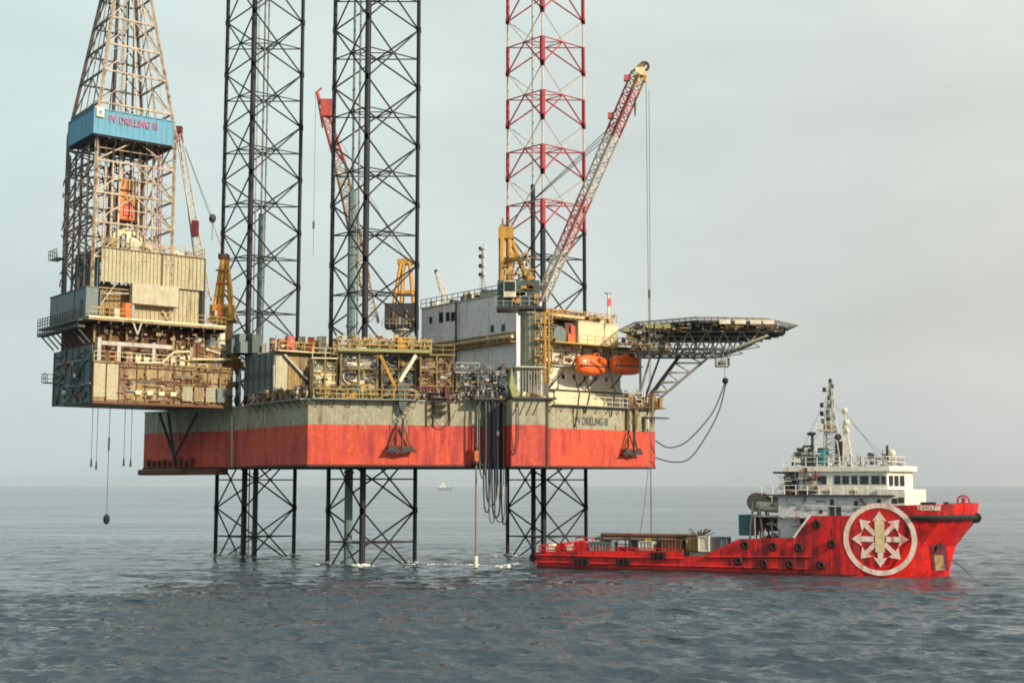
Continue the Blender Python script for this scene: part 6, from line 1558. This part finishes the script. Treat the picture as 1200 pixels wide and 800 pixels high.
u, z = FS.at(889, 588, 3); mb = MB('pipe_brown').tube((u, 2, z), (u, 4.2, z), .85, 14); mb.m('pipe_brown').tube((u, 1.85, z), (u, 2, z), 1.05, 14); mb.tube((u, 4.2, z), (u, 4.35, z), 1.05, 14); mb.build('drum', wd)
mb = MB('galvanised'); 
for du in (-1.0, 1.0): mb.tube((u+du, 1.8, zdk_aft), (u+du*.3, 1.8, z), .13, 5); mb.tube((u+du, 4.4, zdk_aft), (u+du*.3, 4.4, z), .13, 5)
mb.m('cream').box(u+1.2, u+3.5, 1.6, 4.4, z-.4, z-.25); mb.m('cream').rail([(u+1.2, 1.6, z-.25), (u+6, 1.6, z-.25)], 1, 1, .05); mb.m('galvanised').box(u+1.2, u+6, 1.6, 1.9, z-2.4, z-2.25)
mb.build('stand', wd)
sg = T('gear_locker', 'pale grey gear lockers on the ledge right below the white rescue boat', 'locker', FS, (FS.at(920, 620, 1.6)[0], 1.6, zdk_aft))
mb = MB('ship_grey'); pbox(mb, FS, 912, 607, 938, 630, 1.2, 3.2); mb.build('cabinet', sg); MB('cream').tube(FS.p(914, 606, 1.0), FS.p(937, 607, 1.0), .12, 6).build('handle_bar', sg)
def crate(name, label, cat, mat, x0, y0, x1, y1, v, d, corr=True, group=None):
    u0, z0_ = FS.at(x0, y1, v); u1 = FS.at(x1, y1, v)[0]; z1_ = FS.at((x0+x1)/2, y0, v)[1]; z0_ = max(z0_, zdk_aft+.01) if y1 > 640 else z0_
    t = T(name, label, cat, FS, ((u0+u1)/2, v+d/2, z0_))
    mb = MB(mat); mb.box(u0+.06, u1-.06, v+.06, v+d-.06, z0_, z1_)
    if corr: mb.corr(u0, u1, z0_+.1, z1_-.1, v, .35, .05)
    mb.build('body', t)
    mb = MB(mat)
    for x in (u0, u1-.12): mb.box(x, x+.12, v-.03, v+.08, z0_, z1_)
    mb.box(u0, u1, v-.03, v+.08, z1_-.12, z1_+.02); mb.box(u0, u1, v-.03, v+.08, z0_-.0, z0_+.1); mb.build('frame', t); return t
crate('cargo_container', 'teal cargo container on the ship deck aft of the house', 'container', 'container_teal', 866, 603, 884, 627, 2.2, 2.4)
crate('cargo_container', 'maroon cargo container between the teal one and the ship house', 'container', 'maroon', 886, 606, 911, 622, 2.6, 2.4)
crate('cargo_crate', 'white cargo tank frame on the deck in front of the low bulwark gap', 'crate', 'off_white', 818, 628, 831, 646, 1.4, 1.6, False)
crate('cargo_crate', 'dark slate crate standing right of the white tank frame', 'crate', 'slate', 833, 629, 852, 646, 2.0, 2.0)
crate('cargo_crate', 'olive crate with straps on the deck left of the white tank frame', 'crate', 'ochre', 804, 630, 817, 645, 2.0, 1.8)
crate('cargo_crate', 'low rusty basket on the after deck near the load line', 'crate', 'rust', 775, 632, 798, 645, 1.6, 2.0)
crate('cargo_crate', 'low dark blue crate on the after deck near the banded leg', 'crate', 'slate', 690, 635, 716, 645, 1.6, 2.2)
crate('cargo_crate', 'pale low crate beneath the yellow hook', 'crate', 'pale_grey', 748, 634, 764, 644, 1.2, 1.2)
# pipes stacked on deck, each a thing
for i in range(9):
    v = 3.0+(i % 5)*.5; zz = FS.at(757, 631, 4)[1]+(.42 if i > 4 else 0); u0 = FS.at(698+rng.random()*10, 630, 4)[0]; u1 = FS.at(806+rng.random()*10, 630, 4)[0]
    solo('drill_pipe', MB(['pipe_brown', 'rust', 'pipe_brown', 'dark_steel'][i % 4]).tube((u0, v, zz), (u1, v, zz), .2, 8), 'long brown steel pipe in the stack lying along the ship after deck', 'pipe', FS, ((u0+u1)/2, v, zz-.2), 'pipes stacked on the ship after deck')
mb = MB('dark_steel')
for f_ in (.1, .4, .7, .95):
    u = FS.at(700, 630, 4)[0]*(1-f_)+FS.at(808, 630, 4)[0]*f_; zz = FS.at(757, 631, 4)[1]; mb.box(u-.12, u+.12, 2.7, 5.4, zdk_aft, zz-.21); mb.box(u-.1, u+.1, 2.55, 2.7, zdk_aft, zz+.5); mb.box(u-.1, u+.1, 5.4, 5.5, zdk_aft, zz+.5)
solo('pipe_rack', mb, 'dark cross bearers holding the pipes on the ship after deck', 'rack', FS, (12, 4, zdk_aft))
# red crash rails and gear at the stern
mb = MB('ship_red'); zr_ = FS.at(660, 633, .6)[1]; 
uu0, uu1 = FS.at(632, 645, .5)[0], FS.at(800, 645, .5)[0]
mb.rail([(uu0, .5, zdk_aft), (uu1, .5, zdk_aft)], .9, 1.1, .07, 2)
mb.rail([(uu0, W-.5, zdk_aft), (uu1, W-.5, zdk_aft)], 1.5, 1.1, .09, 2)
mb.rail([(uu0+.2, .5, zdk_aft), (uu0+.2, W-.5, zdk_aft)], 1.0, 1.0, .08, 2)
mb.build('crash_rail', ship)
for i, (x0, y0, x1, y1, m_, lb) in enumerate(((640, 637, 650, 646, 'ship_white', 'small white box winch on the ship stern beside the banded leg'), (652, 634, 662, 646, 'ship_red', 'red stern roller housing left of the pipes'), (664, 636, 671, 645, 'off_white', 'white bollard head on the ship stern'), (672, 633, 688, 646, 'ship_red', 'wide red capstan housing on the ship stern'))):
    u0, z0_ = FS.at(x0, y1, 1.2); u1 = FS.at(x1, y1, 1.2)[0]; z1_ = FS.at(x0, y0, 1.2)[1]; um_ = (u0+u1)/2
    t = T('stern_winch', lb, 'winch', FS, (um_, 1.9, zdk_aft), 'gear on the ship stern')
    MB(m_).tube((um_, 1.3, (zdk_aft+z1_)/2+.2), (um_, 2.4, (zdk_aft+z1_)/2+.2), (u1-u0)*.36, 12).build('drum', t)
    MB(m_).box(u0, u1, 1.2, 1.3, zdk_aft, z1_-.2).box(u0, u1, 2.4, 2.5, zdk_aft, z1_-.2).build('frame', t)
MB('black_rubber').tube((uS-.1, .8, 1.2), (uS-.1, W-.8, 1.2), .55, 10).build('stern_roller', ship)
solo('cargo_spreader', MB('bright_yellow').box(HK.x-1.1, HK.x+.9, 153, 153.4, 2.55, 2.95).beam((HK.x-1, 153.2, 2.9), (HK.x, 153.5, 3.9), .08).beam((HK.x+.9, 153.2, 2.9), (HK.x, 153.5, 3.9), .08), 'yellow lifting spreader on the after deck under the load line', 'lifting spreader', WF, (HK.x, 153.3, 2.5))
sp2 = FS.p(836, 634, 1.8)
# dry bundle of straw coloured rope on cargo
p = FS.p(820, 625, 2.4); mb = MB('pipe_brown'); rs = random.Random(9)
for k in range(26): mb.tube((p.x, p.y, p.z-.5), (p.x-1.6+rs.random()*3.2, p.y-.5+rs.random(), p.z+.1+rs.random()*.6), .06, 4)
solo('net_pile', mb, 'straw brown pile of netting on top of the crates by the pipes', 'net pile', FS, (p.x, p.y, p.z-.5))

# ================================================================== far ship on the horizon
FX = atY(521, 569, 3000); fw = Fr((FX.x, 3000), 0)
fsn = T('distant_ship', 'tiny pale ship far off on the horizon left of the banded leg', 'ship', fw, (0, 0, 0))
MB('far_blue').slab([(-17, 5), (-14, 0), (15, 0), (19, 6)][::-1], -4, 4).build('hull', fsn)
MB('far_white').box(-12, 4, -3, 3, 5.2, 11).box(-8, 0, -2.5, 2.5, 11, 15).build('superstructure', fsn)
MB('far_white').tube((-3, 0, 15), (-3, 0, 27), .8, 5).tube((10, 0, 5.5), (10, 0, 16), .7, 5).build('mast', fsn)

# ================================================================== foam round the legs
fm = bpy.data.materials.new('sea_foam'); fm.use_nodes = True; bs = fm.node_tree.nodes['Principled BSDF']
bs.inputs['Base Color'].default_value = (.74, .78, .76, 1); bs.inputs['Roughness'].default_value = .9
M['foam'] = fm
def foam(label, X, Y, rx_, ry_, n=260, big=.34, up=.5):
    rs = random.Random(int(X*7+Y)); mb = MB('foam')
    for k in range(n):
        g = rs.gauss(0, .42); h = rs.gauss(0, .42); x, y = X+rx_*g, Y+ry_*h; r_ = big*(.25+rs.random()**2)
        z = .02+max(0, (1-abs(g)-abs(h)))*up*rs.random()
        mb.ball((x, y, z), r_, 6, (1.5+rs.random(), 1.1, .32+.3*rs.random()))
    solo('sea_foam', mb, label, None, WF, (X, Y, 0), kind='stuff', smooth=True)
for X, Y, lb in ((LL[0], LL[1], 'the rear black leg'), (LM[0], LM[1], 'the nearest leg'), (LR[0], LR[1], 'the banded leg')):
    for a, b in chord_pts(): foam('white foam washing round a chord of '+lb, X+a, Y+b-.6, 1.7, 1.1, 34, .17)
foam('white splash inside the rear black leg', LL[0]-1.5, LL[1]-4, 2.5, 1.4, 150, .24, 1.1)
foam('white foam streak between the nearest leg and the sounding pole', -6.5, 163, 9, .8, 80, .13, .08)
foam('white foam at the stern of the red ship', .5, 160, 3.0, 2.0, 90, .2, .4)

# ================================================================== sea haze
mb = MB('pale_grey'); mb.box(-26000, 26000, -26000, 26000, -3.2, 130)
hm = bpy.data.materials.new('sea_haze'); hm.use_nodes = True; nt = hm.node_tree
for n in list(nt.nodes):
    if n.type == 'BSDF_PRINCIPLED': nt.nodes.remove(n)
out = next(n for n in nt.nodes if n.type == 'OUTPUT_MATERIAL'); pv = N(nt, 'ShaderNodeVolumePrincipled')
pv.inputs['Color'].default_value = (.86, .90, .92, 1); pv.inputs['Density'].default_value = .000016; pv.inputs['Anisotropy'].default_value = .3
nt.links.new(pv.outputs[0], out.inputs['Volume']); M['haze'] = hm
mb = MB('haze'); mb.box(-26000, 26000, -26000, 26000, -3.2, 130)
hz = solo('haze', mb, None, None, WF, (0, 0, 0), kind='stuff')
